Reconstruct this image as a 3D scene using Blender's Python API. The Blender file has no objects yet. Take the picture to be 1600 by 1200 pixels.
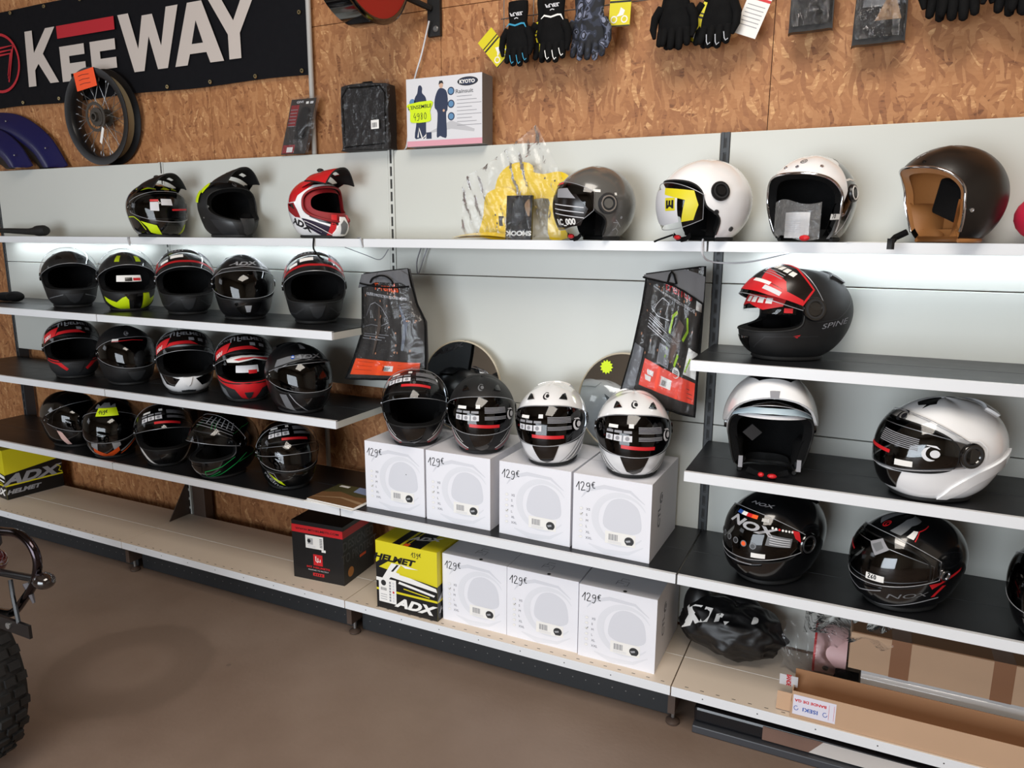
import bpy, math, random
import numpy as np
from mathutils import Vector, Matrix, noise
from mathutils.geometry import tessellate_polygon
random.seed(7)
SC = bpy.context.scene
COL = SC.collection
PI = math.pi

# ---------------------------------------------------------------- camera
cd = bpy.data.cameras.new('camera'); cam = bpy.data.objects.new('camera', cd); COL.objects.link(cam)
YAW, PITCH, ROLL = -.44072, -.19850, .00530
_f = Vector((math.sin(YAW)*math.cos(PITCH), math.cos(YAW)*math.cos(PITCH), math.sin(PITCH)))
_r = Vector((math.cos(YAW), -math.sin(YAW), 0)); _u = _r.cross(_f)
_r2 = _r*math.cos(ROLL)+_u*math.sin(ROLL); _u2 = _u*math.cos(ROLL)-_r*math.sin(ROLL)
mw = Matrix((_r2, _u2, -_f)).transposed().to_4x4(); mw.translation = Vector((1.7789, -2.6006, 1.6224))
cam.matrix_world = mw
cd.sensor_width = 36; cd.lens = 36*1145.72/1600; cd.clip_start = .05
SC.camera = cam

# ---------------------------------------------------------------- light
SC.view_settings.view_transform = 'Standard'; SC.view_settings.look = 'None'
SC.view_settings.exposure = 0.0; SC.view_settings.gamma = 1; SC.view_settings.use_curve_mapping = False
W = bpy.data.worlds.new('world'); SC.world = W; W.use_nodes = True
W.node_tree.nodes['Background'].inputs[0].default_value = (.80, .88, 1, 1)
W.node_tree.nodes['Background'].inputs[1].default_value = .6

def area(name, loc, target, sx, sy, power, col):
    l = bpy.data.lights.new(name, 'AREA'); l.shape = 'RECTANGLE'; l.size = sx; l.size_y = sy; l.energy = power; l.color = col
    o = bpy.data.objects.new(name, l); COL.objects.link(o); o.location = loc
    o.rotation_euler = (Vector(target)-Vector(loc)).to_track_quat('-Z', 'Y').to_euler()
    return o
DOOR = (-1.75, 1.75, 2.5)          # garage door opening behind the camera: x0, x1, height
area('door_daylight', (0, -5.75, 1.22), (0, 0, 1.1), 3.4, 2.3, 205, (.86, .93, 1.0))
area('overhead_fill_light', (1.6, -2.6, 4.1), (1.6, -2.2, 0), 1.6, 2.2, 112, (1.0, .91, .80))  # added warm fill from above, no roof window is known
area('left_fill_light', (-5.75, -3.6, 2.5), (0, -1.2, 1.0), 1.6, 1.1, 8, (.95, .96, 1.0))  # weak fill added by the left wall, no window known there

# ---------------------------------------------------------------- materials
def lin(c):
    if isinstance(c, str):
        c = [int(c[i:i+2], 16)/255 for i in (0, 2, 4)]
        c = [x/12.92 if x <= .04045 else ((x+.055)/1.055)**2.4 for x in c]
    return (c[0], c[1], c[2], 1)
MATS = {}
def mat(name, col='808080', rough=.5, metal=0, coat=0, var=.12, nscale=30, bump=0, bscale=60, spec=.5, cvar=0):
    if name in MATS: return MATS[name]
    m = bpy.data.materials.new(name); m.use_nodes = True; nt = m.node_tree; N = nt.nodes; L = nt.links
    b = N['Principled BSDF']; b.inputs['Base Color'].default_value = lin(col); b.inputs['Metallic'].default_value = metal
    b.inputs['Coat Weight'].default_value = coat; b.inputs['Coat Roughness'].default_value = .04
    b.inputs['Specular IOR Level'].default_value = spec
    tc = N.new('ShaderNodeTexCoord'); nz = N.new('ShaderNodeTexNoise'); nz.inputs['Scale'].default_value = nscale
    L.new(tc.outputs['Object'], nz.inputs['Vector'])
    mr = N.new('ShaderNodeMapRange'); mr.inputs[3].default_value = max(.02, rough*(1-var)); mr.inputs[4].default_value = min(1, rough*(1+var))
    L.new(nz.outputs[0], mr.inputs[0]); L.new(mr.outputs[0], b.inputs['Roughness'])
    if cvar:
        n2 = N.new('ShaderNodeTexNoise'); n2.inputs['Scale'].default_value = nscale*.3; n2.inputs['Detail'].default_value = 6
        L.new(tc.outputs['Object'], n2.inputs['Vector'])
        mx = N.new('ShaderNodeMix'); mx.data_type = 'RGBA'; c = lin(col)
        mx.inputs[6].default_value = tuple(x*(1-cvar) for x in c[:3])+(1,); mx.inputs[7].default_value = tuple(min(1, x*(1+cvar)) for x in c[:3])+(1,)
        L.new(n2.outputs[0], mx.inputs[0]); L.new(mx.outputs[2], b.inputs['Base Color'])
    if bump:
        n3 = N.new('ShaderNodeTexNoise'); n3.inputs['Scale'].default_value = bscale; n3.inputs['Detail'].default_value = 3
        L.new(tc.outputs['Object'], n3.inputs['Vector'])
        bp = N.new('ShaderNodeBump'); bp.inputs['Strength'].default_value = bump; bp.inputs['Distance'].default_value = .004
        L.new(n3.outputs[0], bp.inputs['Height']); L.new(bp.outputs[0], b.inputs['Normal'])
    MATS[name] = m; return m
def clear(name, tint=(.93, .94, .95), rough=.05, refl=1.45, haze=0, bump=0, bscale=12, bdist=.02):
    if name in MATS: return MATS[name]
    m = bpy.data.materials.new(name); m.use_nodes = True; nt = m.node_tree; N = nt.nodes; L = nt.links
    N.remove(N['Principled BSDF']); out = N['Material Output']
    tr = N.new('ShaderNodeBsdfTransparent'); tr.inputs[0].default_value = tuple(tint)+(1,)
    gl = N.new('ShaderNodeBsdfGlossy'); gl.inputs['Roughness'].default_value = rough; gl.inputs[0].default_value = (1, 1, 1, 1)
    fr = N.new('ShaderNodeFresnel'); fr.inputs[0].default_value = refl
    mx = N.new('ShaderNodeMixShader'); L.new(fr.outputs[0], mx.inputs[0]); L.new(tr.outputs[0], mx.inputs[1]); L.new(gl.outputs[0], mx.inputs[2])
    last = mx
    if haze:
        df = N.new('ShaderNodeBsdfDiffuse'); df.inputs[0].default_value = (.8, .8, .8, 1)
        m2 = N.new('ShaderNodeMixShader'); m2.inputs[0].default_value = haze
        L.new(mx.outputs[0], m2.inputs[1]); L.new(df.outputs[0], m2.inputs[2]); last = m2
    if bump:
        tc = N.new('ShaderNodeTexCoord'); nz = N.new('ShaderNodeTexNoise'); nz.inputs['Scale'].default_value = bscale; nz.inputs['Detail'].default_value = 4
        nz.inputs['Distortion'].default_value = 1.5
        L.new(tc.outputs['Object'], nz.inputs['Vector'])
        bp = N.new('ShaderNodeBump'); bp.inputs['Strength'].default_value = bump; bp.inputs['Distance'].default_value = bdist
        L.new(nz.outputs[0], bp.inputs['Height']); L.new(bp.outputs[0], gl.inputs['Normal']); L.new(bp.outputs[0], fr.inputs['Normal'])
    L.new(last.outputs[0], out.inputs[0]); MATS[name] = m; return m
def osb():
    m = bpy.data.materials.new('oriented_strand_board'); m.use_nodes = True; nt = m.node_tree; N = nt.nodes; L = nt.links
    b = N['Principled BSDF']; tc = N.new('ShaderNodeTexCoord'); outs = []
    for i, (ang, s) in enumerate(((8, 1), (62, 1.15), (-48, .9), (97, 1.05))):
        mp = N.new('ShaderNodeMapping'); mp.inputs['Rotation'].default_value = (0, math.radians(ang), 0)
        mp.inputs['Location'].default_value = (i*3.1, 0, i*1.7)
        sc = N.new('ShaderNodeVectorMath'); sc.operation = 'MULTIPLY'; sc.inputs[1].default_value = (15*s, 1, 66*s)
        L.new(tc.outputs['Object'], mp.inputs[0])
        nz = N.new('ShaderNodeTexNoise'); nz.inputs['Scale'].default_value = 9; L.new(mp.outputs[0], nz.inputs['Vector'])
        ad = N.new('ShaderNodeVectorMath'); ad.operation = 'MULTIPLY_ADD'; ad.inputs[1].default_value = (.05, .0, .05)
        L.new(nz.outputs[1], ad.inputs[0]); L.new(mp.outputs[0], ad.inputs[2]); L.new(ad.outputs[0], sc.inputs[0])
        vo = N.new('ShaderNodeTexVoronoi'); vo.inputs['Scale'].default_value = 1; L.new(sc.outputs[0], vo.inputs['Vector'])
        sp = N.new('ShaderNodeSeparateColor'); L.new(vo.outputs['Color'], sp.inputs[0]); outs.append((sp.outputs[0], sp.outputs[1]))
    val = outs[0][0]
    for i in range(1, 4):
        gt = N.new('ShaderNodeMath'); gt.operation = 'GREATER_THAN'; gt.inputs[1].default_value = .6; L.new(outs[i][1], gt.inputs[0])
        mx = N.new('ShaderNodeMix'); L.new(gt.outputs[0], mx.inputs[0]); L.new(val, mx.inputs[2]); L.new(outs[i][0], mx.inputs[3]); val = mx.outputs[0]
    n4 = N.new('ShaderNodeTexNoise'); n4.inputs['Scale'].default_value = 130; n4.inputs['Detail'].default_value = 6
    mp = N.new('ShaderNodeMapping'); mp.inputs['Scale'].default_value = (.4, 1, 1); L.new(tc.outputs['Object'], mp.inputs[0]); L.new(mp.outputs[0], n4.inputs['Vector'])
    mx = N.new('ShaderNodeMix'); mx.inputs[0].default_value = .34; L.new(val, mx.inputs[2]); L.new(n4.outputs[0], mx.inputs[3])
    cr = N.new('ShaderNodeValToRGB'); e = cr.color_ramp.elements
    e[0].position = .06; e[0].color = lin('63391b'); e[1].position = .98; e[1].color = lin('e6b982')
    for p, c in ((.16, '94603a'), (.5, 'a97347'), (.82, 'b78356')):
        x = e.new(p); x.color = lin(c)
    ex = N.new('ShaderNodeMath'); ex.operation = 'MULTIPLY_ADD'; ex.inputs[1].default_value = 1.12; ex.inputs[2].default_value = -.06; L.new(mx.outputs[0], ex.inputs[0])
    L.new(ex.outputs[0], cr.inputs[0]); L.new(cr.outputs[0], b.inputs['Base Color']); b.inputs['Roughness'].default_value = .62
    bp = N.new('ShaderNodeBump'); bp.inputs['Strength'].default_value = .35; bp.inputs['Distance'].default_value = .003
    L.new(mx.outputs[0], bp.inputs['Height']); L.new(bp.outputs[0], b.inputs['Normal'])
    return m
def concrete():
    m = bpy.data.materials.new('dusty_concrete'); m.use_nodes = True; nt = m.node_tree; N = nt.nodes; L = nt.links
    b = N['Principled BSDF']; tc = N.new('ShaderNodeTexCoord')
    n1 = N.new('ShaderNodeTexNoise'); n1.inputs['Scale'].default_value = 1.3; n1.inputs['Detail'].default_value = 8; n1.inputs['Roughness'].default_value = .6
    n2 = N.new('ShaderNodeTexNoise'); n2.inputs['Scale'].default_value = 60; n2.inputs['Detail'].default_value = 5
    L.new(tc.outputs['Object'], n1.inputs['Vector']); L.new(tc.outputs['Object'], n2.inputs['Vector'])
    cr = N.new('ShaderNodeValToRGB'); e = cr.color_ramp.elements
    e[0].position = .3; e[0].color = lin('776457'); e[1].position = .72; e[1].color = lin('8e7c6f')
    L.new(n1.outputs[0], cr.inputs[0])
    # darker ring with a wavy edge and small spots
    ds = N.new('ShaderNodeVectorMath'); ds.operation = 'DISTANCE'; ds.inputs[1].default_value = (-.62, -.93, 0); L.new(tc.outputs['Object'], ds.inputs[0])
    ad = N.new('ShaderNodeMath'); ad.operation = 'MULTIPLY_ADD'; ad.inputs[1].default_value = .16; L.new(n1.outputs[0], ad.inputs[0]); L.new(ds.outputs['Value'], ad.inputs[2])
    rr = N.new('ShaderNodeValToRGB'); q = rr.color_ramp.elements
    q[0].position = .20; q[0].color = (0, 0, 0, 1); q[1].position = .45; q[1].color = (0, 0, 0, 1)
    for p, v in ((.27, .9), (.37, 1), (.40, .2)):
        x = q.new(p); x.color = (v, v, v, 1)
    L.new(ad.outputs[0], rr.inputs[0])
    mx = N.new('ShaderNodeMix'); mx.data_type = 'RGBA'; mx.inputs[7].default_value = lin('6b5a4e')
    ml = N.new('ShaderNodeMath'); ml.operation = 'MULTIPLY'; ml.inputs[1].default_value = .55; L.new(rr.outputs[0], ml.inputs[0])
    L.new(ml.outputs[0], mx.inputs[0]); L.new(cr.outputs[0], mx.inputs[6])
    vo = N.new('ShaderNodeTexVoronoi'); vo.inputs['Scale'].default_value = 3.2; L.new(tc.outputs['Object'], vo.inputs['Vector'])
    lt = N.new('ShaderNodeMath'); lt.operation = 'LESS_THAN'; lt.inputs[1].default_value = .045; L.new(vo.outputs['Distance'], lt.inputs[0])
    l2 = N.new('ShaderNodeMath'); l2.operation = 'MULTIPLY'; l2.inputs[1].default_value = .4; L.new(lt.outputs[0], l2.inputs[0])
    m3 = N.new('ShaderNodeMix'); m3.data_type = 'RGBA'; m3.inputs[7].default_value = lin('4b423c'); L.new(l2.outputs[0], m3.inputs[0]); L.new(mx.outputs[2], m3.inputs[6])
    L.new(m3.outputs[2], b.inputs['Base Color']); b.inputs['Roughness'].default_value = .55
    bp = N.new('ShaderNodeBump'); bp.inputs['Strength'].default_value = .15; bp.inputs['Distance'].default_value = .003
    L.new(n2.outputs[0], bp.inputs['Height']); L.new(bp.outputs[0], b.inputs['Normal'])
    return m
def camo():
    m = bpy.data.materials.new('camouflage_fabric'); m.use_nodes = True; nt = m.node_tree; N = nt.nodes; L = nt.links
    b = N['Principled BSDF']; tc = N.new('ShaderNodeTexCoord'); n1 = N.new('ShaderNodeTexNoise'); n1.inputs['Scale'].default_value = 32; n1.inputs['Detail'].default_value = 1
    L.new(tc.outputs['Object'], n1.inputs['Vector']); cr = N.new('ShaderNodeValToRGB'); cr.color_ramp.interpolation = 'CONSTANT'; e = cr.color_ramp.elements
    e[0].position = 0; e[0].color = lin('1a1c22'); e[1].position = .46; e[1].color = lin('2a2f3d')
    for p, c in ((.54, '5a6074'), (.6, '1b1d25'), (.66, '80859a')):
        x = e.new(p); x.color = lin(c)
    L.new(n1.outputs[0], cr.inputs[0]); L.new(cr.outputs[0], b.inputs['Base Color']); b.inputs['Roughness'].default_value = .8
    return m
BLK = mat('satin_black', '111113', .32); MBLK = mat('matte_black', '141415', .55); GBLK = mat('gloss_black', '060607', .12, coat=1)
FAB = mat('black_fabric', '0a0a0b', .9, bump=.3, bscale=300, spec=.2); RUB = mat('black_rubber', '131313', .7, bump=.2)
WHG = mat('gloss_white', 'f3f3f4', .16, coat=.8); INK = mat('marker_ink', '15151a', .5); RED = mat('gloss_red', 'c31a20', .25, coat=.6)
CHR = mat('chrome', 'd0d0d4', .12, metal=1); STEEL = mat('zinc_steel', '9a9b9b', .35, metal=.8)
WPNT = mat('white_powder_coat', 'c9cbc5', .35, cvar=.025, nscale=9); DPNT = mat('black_shelf_top', '18191c', .38, cvar=.1, nscale=12)
BEIGE = mat('beige_shelf_paint', 'decfbe', .5, cvar=.05, nscale=12); LIP = mat('white_shelf_lip', 'dfe1e4', .35, cvar=.02, nscale=9); KICK = mat('dark_grey_kick', '26292c', .5, cvar=.05); UPR = mat('dark_upright', '33373b', .45)
BRN = mat('dark_brown_steel', '4a3c34', .5); PAPER = mat('white_paper', 'eceae6', .7); LGREY = mat('light_grey_print_and_glare', 'd5d5d9', .6); MGREY = mat('mid_grey_print', '8d8d92', .6)
YEL = mat('yellow_print', 'd9cc1c', .45); NEON = mat('neon_yellow', 'cfe80f', .45); ORG = mat('orange_print', 'ee5a1e', .45); NORG = mat('neon_orange_paper', 'ff5a2a', .6)
PRED = mat('print_red', 'cc1f26', .4); SILV = mat('silver_print', 'a9abb0', .35, metal=.3); CARD = mat('brown_cardboard', 'b8977a', .75, cvar=.05, nscale=20)
CARDI = mat('cardboard_inside', '9c7250', .8, cvar=.05, nscale=20); TAPE = mat('brown_tape', '8a6248', .35); BLUEP = mat('blue_print', '2b55a8', .5)
GREYF = mat('charcoal_nonwoven', '5b5c60', .85, bump=.2, bscale=200); CLR = clear('clear_visor'); FILM = clear('clear_film_bag', (.97, .97, .97), .12, 1.35, .03, .4, 14)
TINT = clear('tinted_visor', (.30, .28, .27), .04, 1.5); GUN = mat('gunmetal_gloss', '5c5b58', .22, coat=.7)
TAN = mat('tan_leather', 'a9713f', .5, bump=.15, bscale=120); GRN = mat('gloss_green', '1f9a4d', .3); WBOX = mat('white_carton', 'e6e6ec', .6)

# ---------------------------------------------------------------- mesh tools
class MB:
    def __init__(s): s.v = []; s.f = []; s.mi = []; s.mats = []
    def _m(s, m):
        if m not in s.mats: s.mats.append(m)
        return s.mats.index(m)
    def add(s, V, F, m):
        k = len(s.v); i = s._m(m); s.v += [tuple(map(float, p)) for p in V]
        for f in F: s.f.append([k+j for j in f]); s.mi.append(i)
    def box(s, x0, x1, y0, y1, z0, z1, m, M=None):
        V = [(x, y, z) for x in (x0, x1) for y in (y0, y1) for z in (z0, z1)]
        if M is not None: V = [M@Vector(p) for p in V]
        s.add(V, [(0, 1, 3, 2), (4, 6, 7, 5), (0, 4, 5, 1), (2, 3, 7, 6), (0, 2, 6, 4), (1, 5, 7, 3)], m)
    def tube(s, P, r, m, n=8, closed=False, rs=None):
        P = [Vector(p) for p in P]; K = len(P); V = []; F = []
        up = None
        for i in range(K):
            a = P[(i-1) % K] if (closed or i) else P[0]; b = P[(i+1) % K] if (closed or i < K-1) else P[-1]
            t = (b-a); t = t.normalized() if t.length > 1e-9 else Vector((0, 0, 1))
            if up is None: up = t.orthogonal().normalized()
            up = up-t*up.dot(t); up = up.normalized() if up.length > 1e-6 else t.orthogonal().normalized()
            w = t.cross(up); rr = rs[i] if rs else r
            for j in range(n):
                q = 2*PI*j/n; V.append(P[i]+(up*math.cos(q)+w*math.sin(q))*rr)
        for i in range(K if closed else K-1):
            for j in range(n):
                a = i*n+j; b = i*n+(j+1) % n; c = ((i+1) % K)*n+(j+1) % n; d = ((i+1) % K)*n+j; F.append((a, b, c, d))
        if not closed: F += [tuple(range(n-1, -1, -1)), tuple((K-1)*n+j for j in range(n))]
        s.add(V, F, m)
    def lathe(s, prof, m, n=24, M=None):     # prof: (r, z); axis z
        V = []; F = []; K = len(prof)
        for r, z in prof:
            for j in range(n):
                q = 2*PI*j/n; p = Vector((r*math.cos(q), r*math.sin(q), z)); V.append(M@p if M is not None else p)
        for i in range(K-1):
            for j in range(n):
                F.append((i*n+j, i*n+(j+1) % n, (i+1)*n+(j+1) % n, (i+1)*n+j))
        s.add(V, F, m)
    def grid(s, fn, nu, nv, m, cu=False):
        V = [fn(i/(nu if cu else nu-1), j/(nv-1)) for j in range(nv) for i in range(nu)]
        F = [(j*nu+i, j*nu+(i+1) % nu, (j+1)*nu+(i+1) % nu, (j+1)*nu+i) for j in range(nv-1) for i in range(nu if cu else nu-1)]
        s.add(V, F, m)
    def blob(s, c, r, m, n=14, M=None):
        def fn(u, v):
            a = 2*PI*u; e = PI*(v-.5); p = Vector((c[0]+r[0]*math.cos(e)*math.cos(a), c[1]+r[1]*math.cos(e)*math.sin(a), c[2]+r[2]*math.sin(e)))
            return M@p if M is not None else p
        s.grid(fn, n, n//2+2, m, cu=True)
    def prism(s, poly, fn, t, m):            # poly 2D, fn((u, v), off) -> 3D, extruded t
        tri = tessellate_polygon([[Vector((p[0], p[1], 0)) for p in poly]]); n = len(poly)
        A = fn(np.array(poly, float), 0.); B = fn(np.array(poly, float), t)
        F = [tuple(q) for q in tri]+[tuple(n+j for j in q) for q in tri]+[(i, (i+1) % n, n+(i+1) % n, n+i) for i in range(n)]
        s.add(list(A)+list(B), F, m)
    # --- surface decals: mapper(Nx2, off) -> Nx3
    def decal(s, mp, poly, m, off=.0006, step=None):
        P = [tuple(p) for p in poly]; tri = [list(t) for t in tessellate_polygon([[Vector((p[0], p[1], 0)) for p in P]])]
        if step:
            out = []; st = tri; mid = {}
            while st:
                t = st.pop(); d = [(P[t[i]][0]-P[t[(i+1) % 3]][0])**2+(P[t[i]][1]-P[t[(i+1) % 3]][1])**2 for i in range(3)]
                k = d.index(max(d))
                if d[k] <= step*step: out.append(t); continue
                a, b, c = t[k], t[(k+1) % 3], t[(k+2) % 3]; key = (min(a, b), max(a, b))
                if key not in mid: mid[key] = len(P); P.append(((P[a][0]+P[b][0])/2, (P[a][1]+P[b][1])/2))
                q = mid[key]; st += [[a, q, c], [q, b, c]]
            tri = out
        s.add(mp(np.array(P), off), tri, m)
    def ribbon(s, mp, pts, w, m, off=.0006, sub=0):
        P = [np.array(p, float) for p in pts]
        if sub:
            Q = []
            for a, b in zip(P[:-1], P[1:]):
                k = max(1, int(np.linalg.norm(b-a)/sub)); Q += [a+(b-a)*i/k for i in range(k)]
            P = Q+[P[-1]]
        ws = w if hasattr(w, '__len__') else None; n = len(P); L_ = []; R_ = []
        for i in range(n):
            t = P[min(i+1, n-1)]-P[max(i-1, 0)]; t = t/(np.linalg.norm(t)+1e-9); nn = np.array((-t[1], t[0]))
            h = (np.interp(i/(n-1), np.linspace(0, 1, len(ws)), ws) if ws is not None else w)/2
            L_.append(P[i]+nn*h); R_.append(P[i]-nn*h)
        s.add(mp(np.array(L_+R_), off), [(i, i+1, n+i+1, n+i) for i in range(n-1)], m)
    def text(s, mp, txt, c, h, m, off=.0008, bold=0, shear=0, sx=1, rot=0, align='c', flip=False):
        V, F = glyphs(txt, bold, shear)
        if not F: return
        x0, x1 = V[:, 0].min(), V[:, 0].max(); V = V.copy(); V[:, 0] -= {'c': (x0+x1)/2, 'l': x0}[align]; V[:, 1] -= .35
        V[:, 0] *= h/.7*sx; V[:, 1] *= h/.7
        if flip: V = -V
        ca, sa = math.cos(rot), math.sin(rot); Q = np.stack([V[:, 0]*ca-V[:, 1]*sa+c[0], V[:, 0]*sa+V[:, 1]*ca+c[1]], 1)
        s.add(mp(Q, off), F, m)
    def build(s, name, parent=None, smooth=None, loc=None, rot=None, bevel=0, weld=False):
        me = bpy.data.meshes.new(name); me.from_pydata(s.v, [], s.f)
        for m in s.mats: me.materials.append(m)
        me.polygons.foreach_set('material_index', s.mi)
        if weld:
            import bmesh
            bm = bmesh.new(); bm.from_mesh(me); bmesh.ops.remove_doubles(bm, verts=bm.verts, dist=2e-5)
            bmesh.ops.recalc_face_normals(bm, faces=bm.faces); bm.to_mesh(me); bm.free()
        if smooth is not None:
            me.shade_smooth(); me.set_sharp_from_angle(angle=math.radians(smooth))
        me.update(); o = bpy.data.objects.new(name, me); COL.objects.link(o)
        if parent: o.parent = parent
        if loc is not None: o.location = loc
        if rot is not None: o.rotation_euler = rot
        if bevel:
            b = o.modifiers.new('bevel', 'BEVEL'); b.width = bevel; b.segments = 2; b.limit_method = 'ANGLE'; b.harden_normals = False
        return o
_G = {}
def glyphs(txt, bold, shear):
    k = (txt, bold, shear)
    if k not in _G:
        cu = bpy.data.curves.new('t', 'FONT'); cu.body = txt; cu.size = 1; cu.offset = bold; cu.shear = shear; cu.resolution_u = 3; cu.fill_mode = 'FRONT'
        ob = bpy.data.objects.new('t', cu); me = ob.to_mesh()
        V = np.array([(v.co.x, v.co.y) for v in me.vertices]) if len(me.vertices) else np.zeros((0, 2)); F = [tuple(p.vertices) for p in me.polygons]
        ob.to_mesh_clear(); bpy.data.objects.remove(ob); bpy.data.curves.remove(cu); _G[k] = (V, F)
    return _G[k]
def plane(O, ux, uy):
    O = np.array(O, float); ux = np.array(ux, float); uy = np.array(uy, float); n = np.cross(ux, uy); n = n/np.linalg.norm(n)
    return lambda P, off=0.: O+P[:, :1]*ux+P[:, 1:2]*uy+n*off
def thing(name, label, cat, loc=(0, 0, 0), rz=0, group=None):
    o = bpy.data.objects.new(name, None); COL.objects.link(o); o.location = loc; o.rotation_euler = (0, 0, rz); o.empty_display_size = .05
    o['label'] = label; o['category'] = cat
    if group: o['group'] = group
    return o
def tag(o, label, cat, group=None, kind=None):
    if kind: o['kind'] = kind
    if label: o['label'] = label
    if cat: o['category'] = cat
    if group: o['group'] = group
    return o
def struct(o): o['kind'] = 'structure'; return o
def circle(c, r, n=20, ry=None): return [(c[0]+r*math.cos(2*PI*i/n), c[1]+(ry or r)*math.sin(2*PI*i/n)) for i in range(n)]
def rect(x0, x1, y0, y1): return [(x0, y0), (x1, y0), (x1, y1), (x0, y1)]
HAND = {'1': [[(-.1, .35), (.27, 1)], [(.27, 1), (.22, 0)]], '2': [[(0, .75), (.1, .97), (.35, .95), (.4, .7), (.02, .05), (.05, 0), (.5, .06)]],
        '9': [[(.42, .85), (.15, .9), (.02, .65), (.15, .45), (.4, .55), (.43, .88), (.42, .3), (.25, -.12), (.02, -.05)]],
        '3': [[(.02, .85), (.25, 1), (.42, .8), (.15, .55), (.4, .35), (.25, 0), (0, .08)]],
        '4': [[(.3, 1), (0, .35), (.48, .38)], [(.38, .62), (.34, -.1)]], '8': [[(.35, .85), (.15, .98), (.1, .7), (.4, .3), (.25, 0), (.05, .2), (.4, .8)]],
        '0': [[(.2, 1), (.02, .6), (.12, .05), (.38, .1), (.42, .7), (.2, 1)]], '7': [[(0, .95), (.45, 1), (.15, 0)]], '6': [[(.4, .95), (.08, .5), (.1, .05), (.38, .08), (.35, .42), (.06, .35)]],
        'e': [[(.55, .95), (.25, 1), (.12, .55), (.22, .1), (.55, .08)], [(-.02, .66), (.42, .66)], [(-.02, .45), (.38, .45)]]}
def hand(mb, mp, txt, c, h, m, w=.003, rot=0, off=.0008):
    x = 0
    for ch in txt:
        if ch == ' ': x += .4; continue
        for st in HAND[ch]:
            # round the strokes a little
            P = [np.array(p) for p in st]; Q = [P[0]]
            for i in range(1, len(P)-1): Q += [P[i]*.75+P[i-1]*.25, P[i]*.75+P[i+1]*.25]
            Q.append(P[-1]); sc = .75 if ch == 'e' else 1; up = .28 if ch == 'e' else 0
            R = [((q[0]*sc+x)*h, (q[1]*sc+up)*h) for q in Q]; ca, sa = math.cos(rot), math.sin(rot)
            mb.ribbon(mp, [(c[0]+u*ca-v*sa, c[1]+u*sa+v*ca) for u, v in R], w, m, off)
        x += .62 if ch != '1' else .45
# ---------------------------------------------------------------- room shell
U = [-2.66, -1.33, 0., 1.33, 2.66]
ZT, ZG, ZH = 1.9648, 1.468, .968
Z1, Z2, Z3, Z4, Z5 = 1.6105, 1.2675, .9212, .5687, .1712
D1, D4 = .2061, .4117
WALLY = .075
OSB = osb(); CONC = concrete(); PLA = mat('pale_plaster', 'b9b2a6', .85, cvar=.05, nscale=4); CEIL = mat('ceiling_boards', '9c8d7b', .8, cvar=.06, nscale=5)
mb = MB(); mb.box(-6, 5, -5.6, WALLY+.02, -.1, 0, CONC); struct(mb.build('floor'))
mb = MB(); xs = [-6, -4.8, -3.55, -2.3, -1.05, .2, 1.4505, 2.7, 3.95, 5]; zs = [0, 2.495, 4.2]
for a, b in zip(xs[:-1], xs[1:]):
    for c, d in zip(zs[:-1], zs[1:]): mb.box(a+.0012, b-.0012, WALLY, WALLY+.018, c, d-.003, OSB)
mb.box(-6, 5, WALLY+.012, WALLY+.03, 0, 4.2, MBLK)
struct(mb.build('wall_back'))
def holed(x0, x1, z0, z1, hx0, hx1, hz0, hz1, put):      # a wall slab around one opening
    for q in ((x0, hx0, z0, z1), (hx1, x1, z0, z1), (hx0, hx1, z0, hz0), (hx0, hx1, hz1, z1)):
        if q[1]-q[0] > .01 and q[3]-q[2] > .01: put(*q)
mb = MB(); holed(-6, 5, 0, 4.2, DOOR[0], DOOR[1], 0, DOOR[2], lambda a, b, c, d: mb.box(a, b, -5.7, -5.6, c, d, PLA)); struct(mb.build('wall_front'))
mb = MB(); holed(-5.6, WALLY, 0, 4.2, -4.5, -2.7, 1.9, 3.1, lambda a, b, c, d: mb.box(-6.1, -6, a, b, c, d, PLA))  # wall opening made up to go with the left fill lamp
struct(mb.build('wall_left'))
mb = MB(); mb.box(5, 5.1, -5.6, WALLY, 0, 4.2, PLA); struct(mb.build('wall_right'))
mb = MB(); holed(-6, 5, -5.6, WALLY+.02, .7, 2.5, -3.8, -1.4, lambda a, b, c, d: mb.box(a, b, c, d, 4.2, 4.3, CEIL)); struct(mb.build('ceiling'))  # ceiling opening made up to go with the overhead fill

# ---------------------------------------------------------------- shelving
RN = ['left end bay', 'second bay from the left', 'bay with the round mirrors', 'right bay']
def panel(x0, x1, z0, z1, label):
    mb = MB(); mb.box(x0+.016, x1-.016, 0, .018, z0+.0015, z1-.0015, WPNT); tag(mb.build('back_panel', bevel=.002), label, 'panel', 'white steel back panels of the shelving')
for i in range(4):
    a, b = U[i], U[i+1]
    panel(a, b, ZG, ZT, 'white steel panel above the top shelf '+['at its far left end', 'behind the red and white motocross helmet', 'behind the yellow plastic parts', 'behind the tan-lined black helmet'][i])
    panel(a, b, ZH, ZG, 'white steel panel under the top shelf '+['behind the leftmost black helmets', 'behind the second and third bays of full-face helmets', 'bare one behind the two hanging garment bags', 'behind the black helmet with red visor stickers'][i])
for i in (2, 3):
    a, b = U[i], U[i+1]
    panel(a, b, .468, ZH, 'white steel back panel low down, '+['behind the boxed white and black helmets', 'behind the two white flip-up helmets'][i-2])
    panel(a, b, .178, .468, 'white steel back panel just above the base shelf, '+['behind the lower row of helmet cartons', 'behind the crumpled black bag'][i-2])
FOOT = ['shelving floor foot at the far left behind the motorcycle', 'shelving floor foot below the joint of the empty base shelf', 'shelving floor foot below the black and yellow helmet carton', 'shelving floor foot below the crumpled black bag', 'shelving floor foot at the right end of the base shelf']
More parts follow.
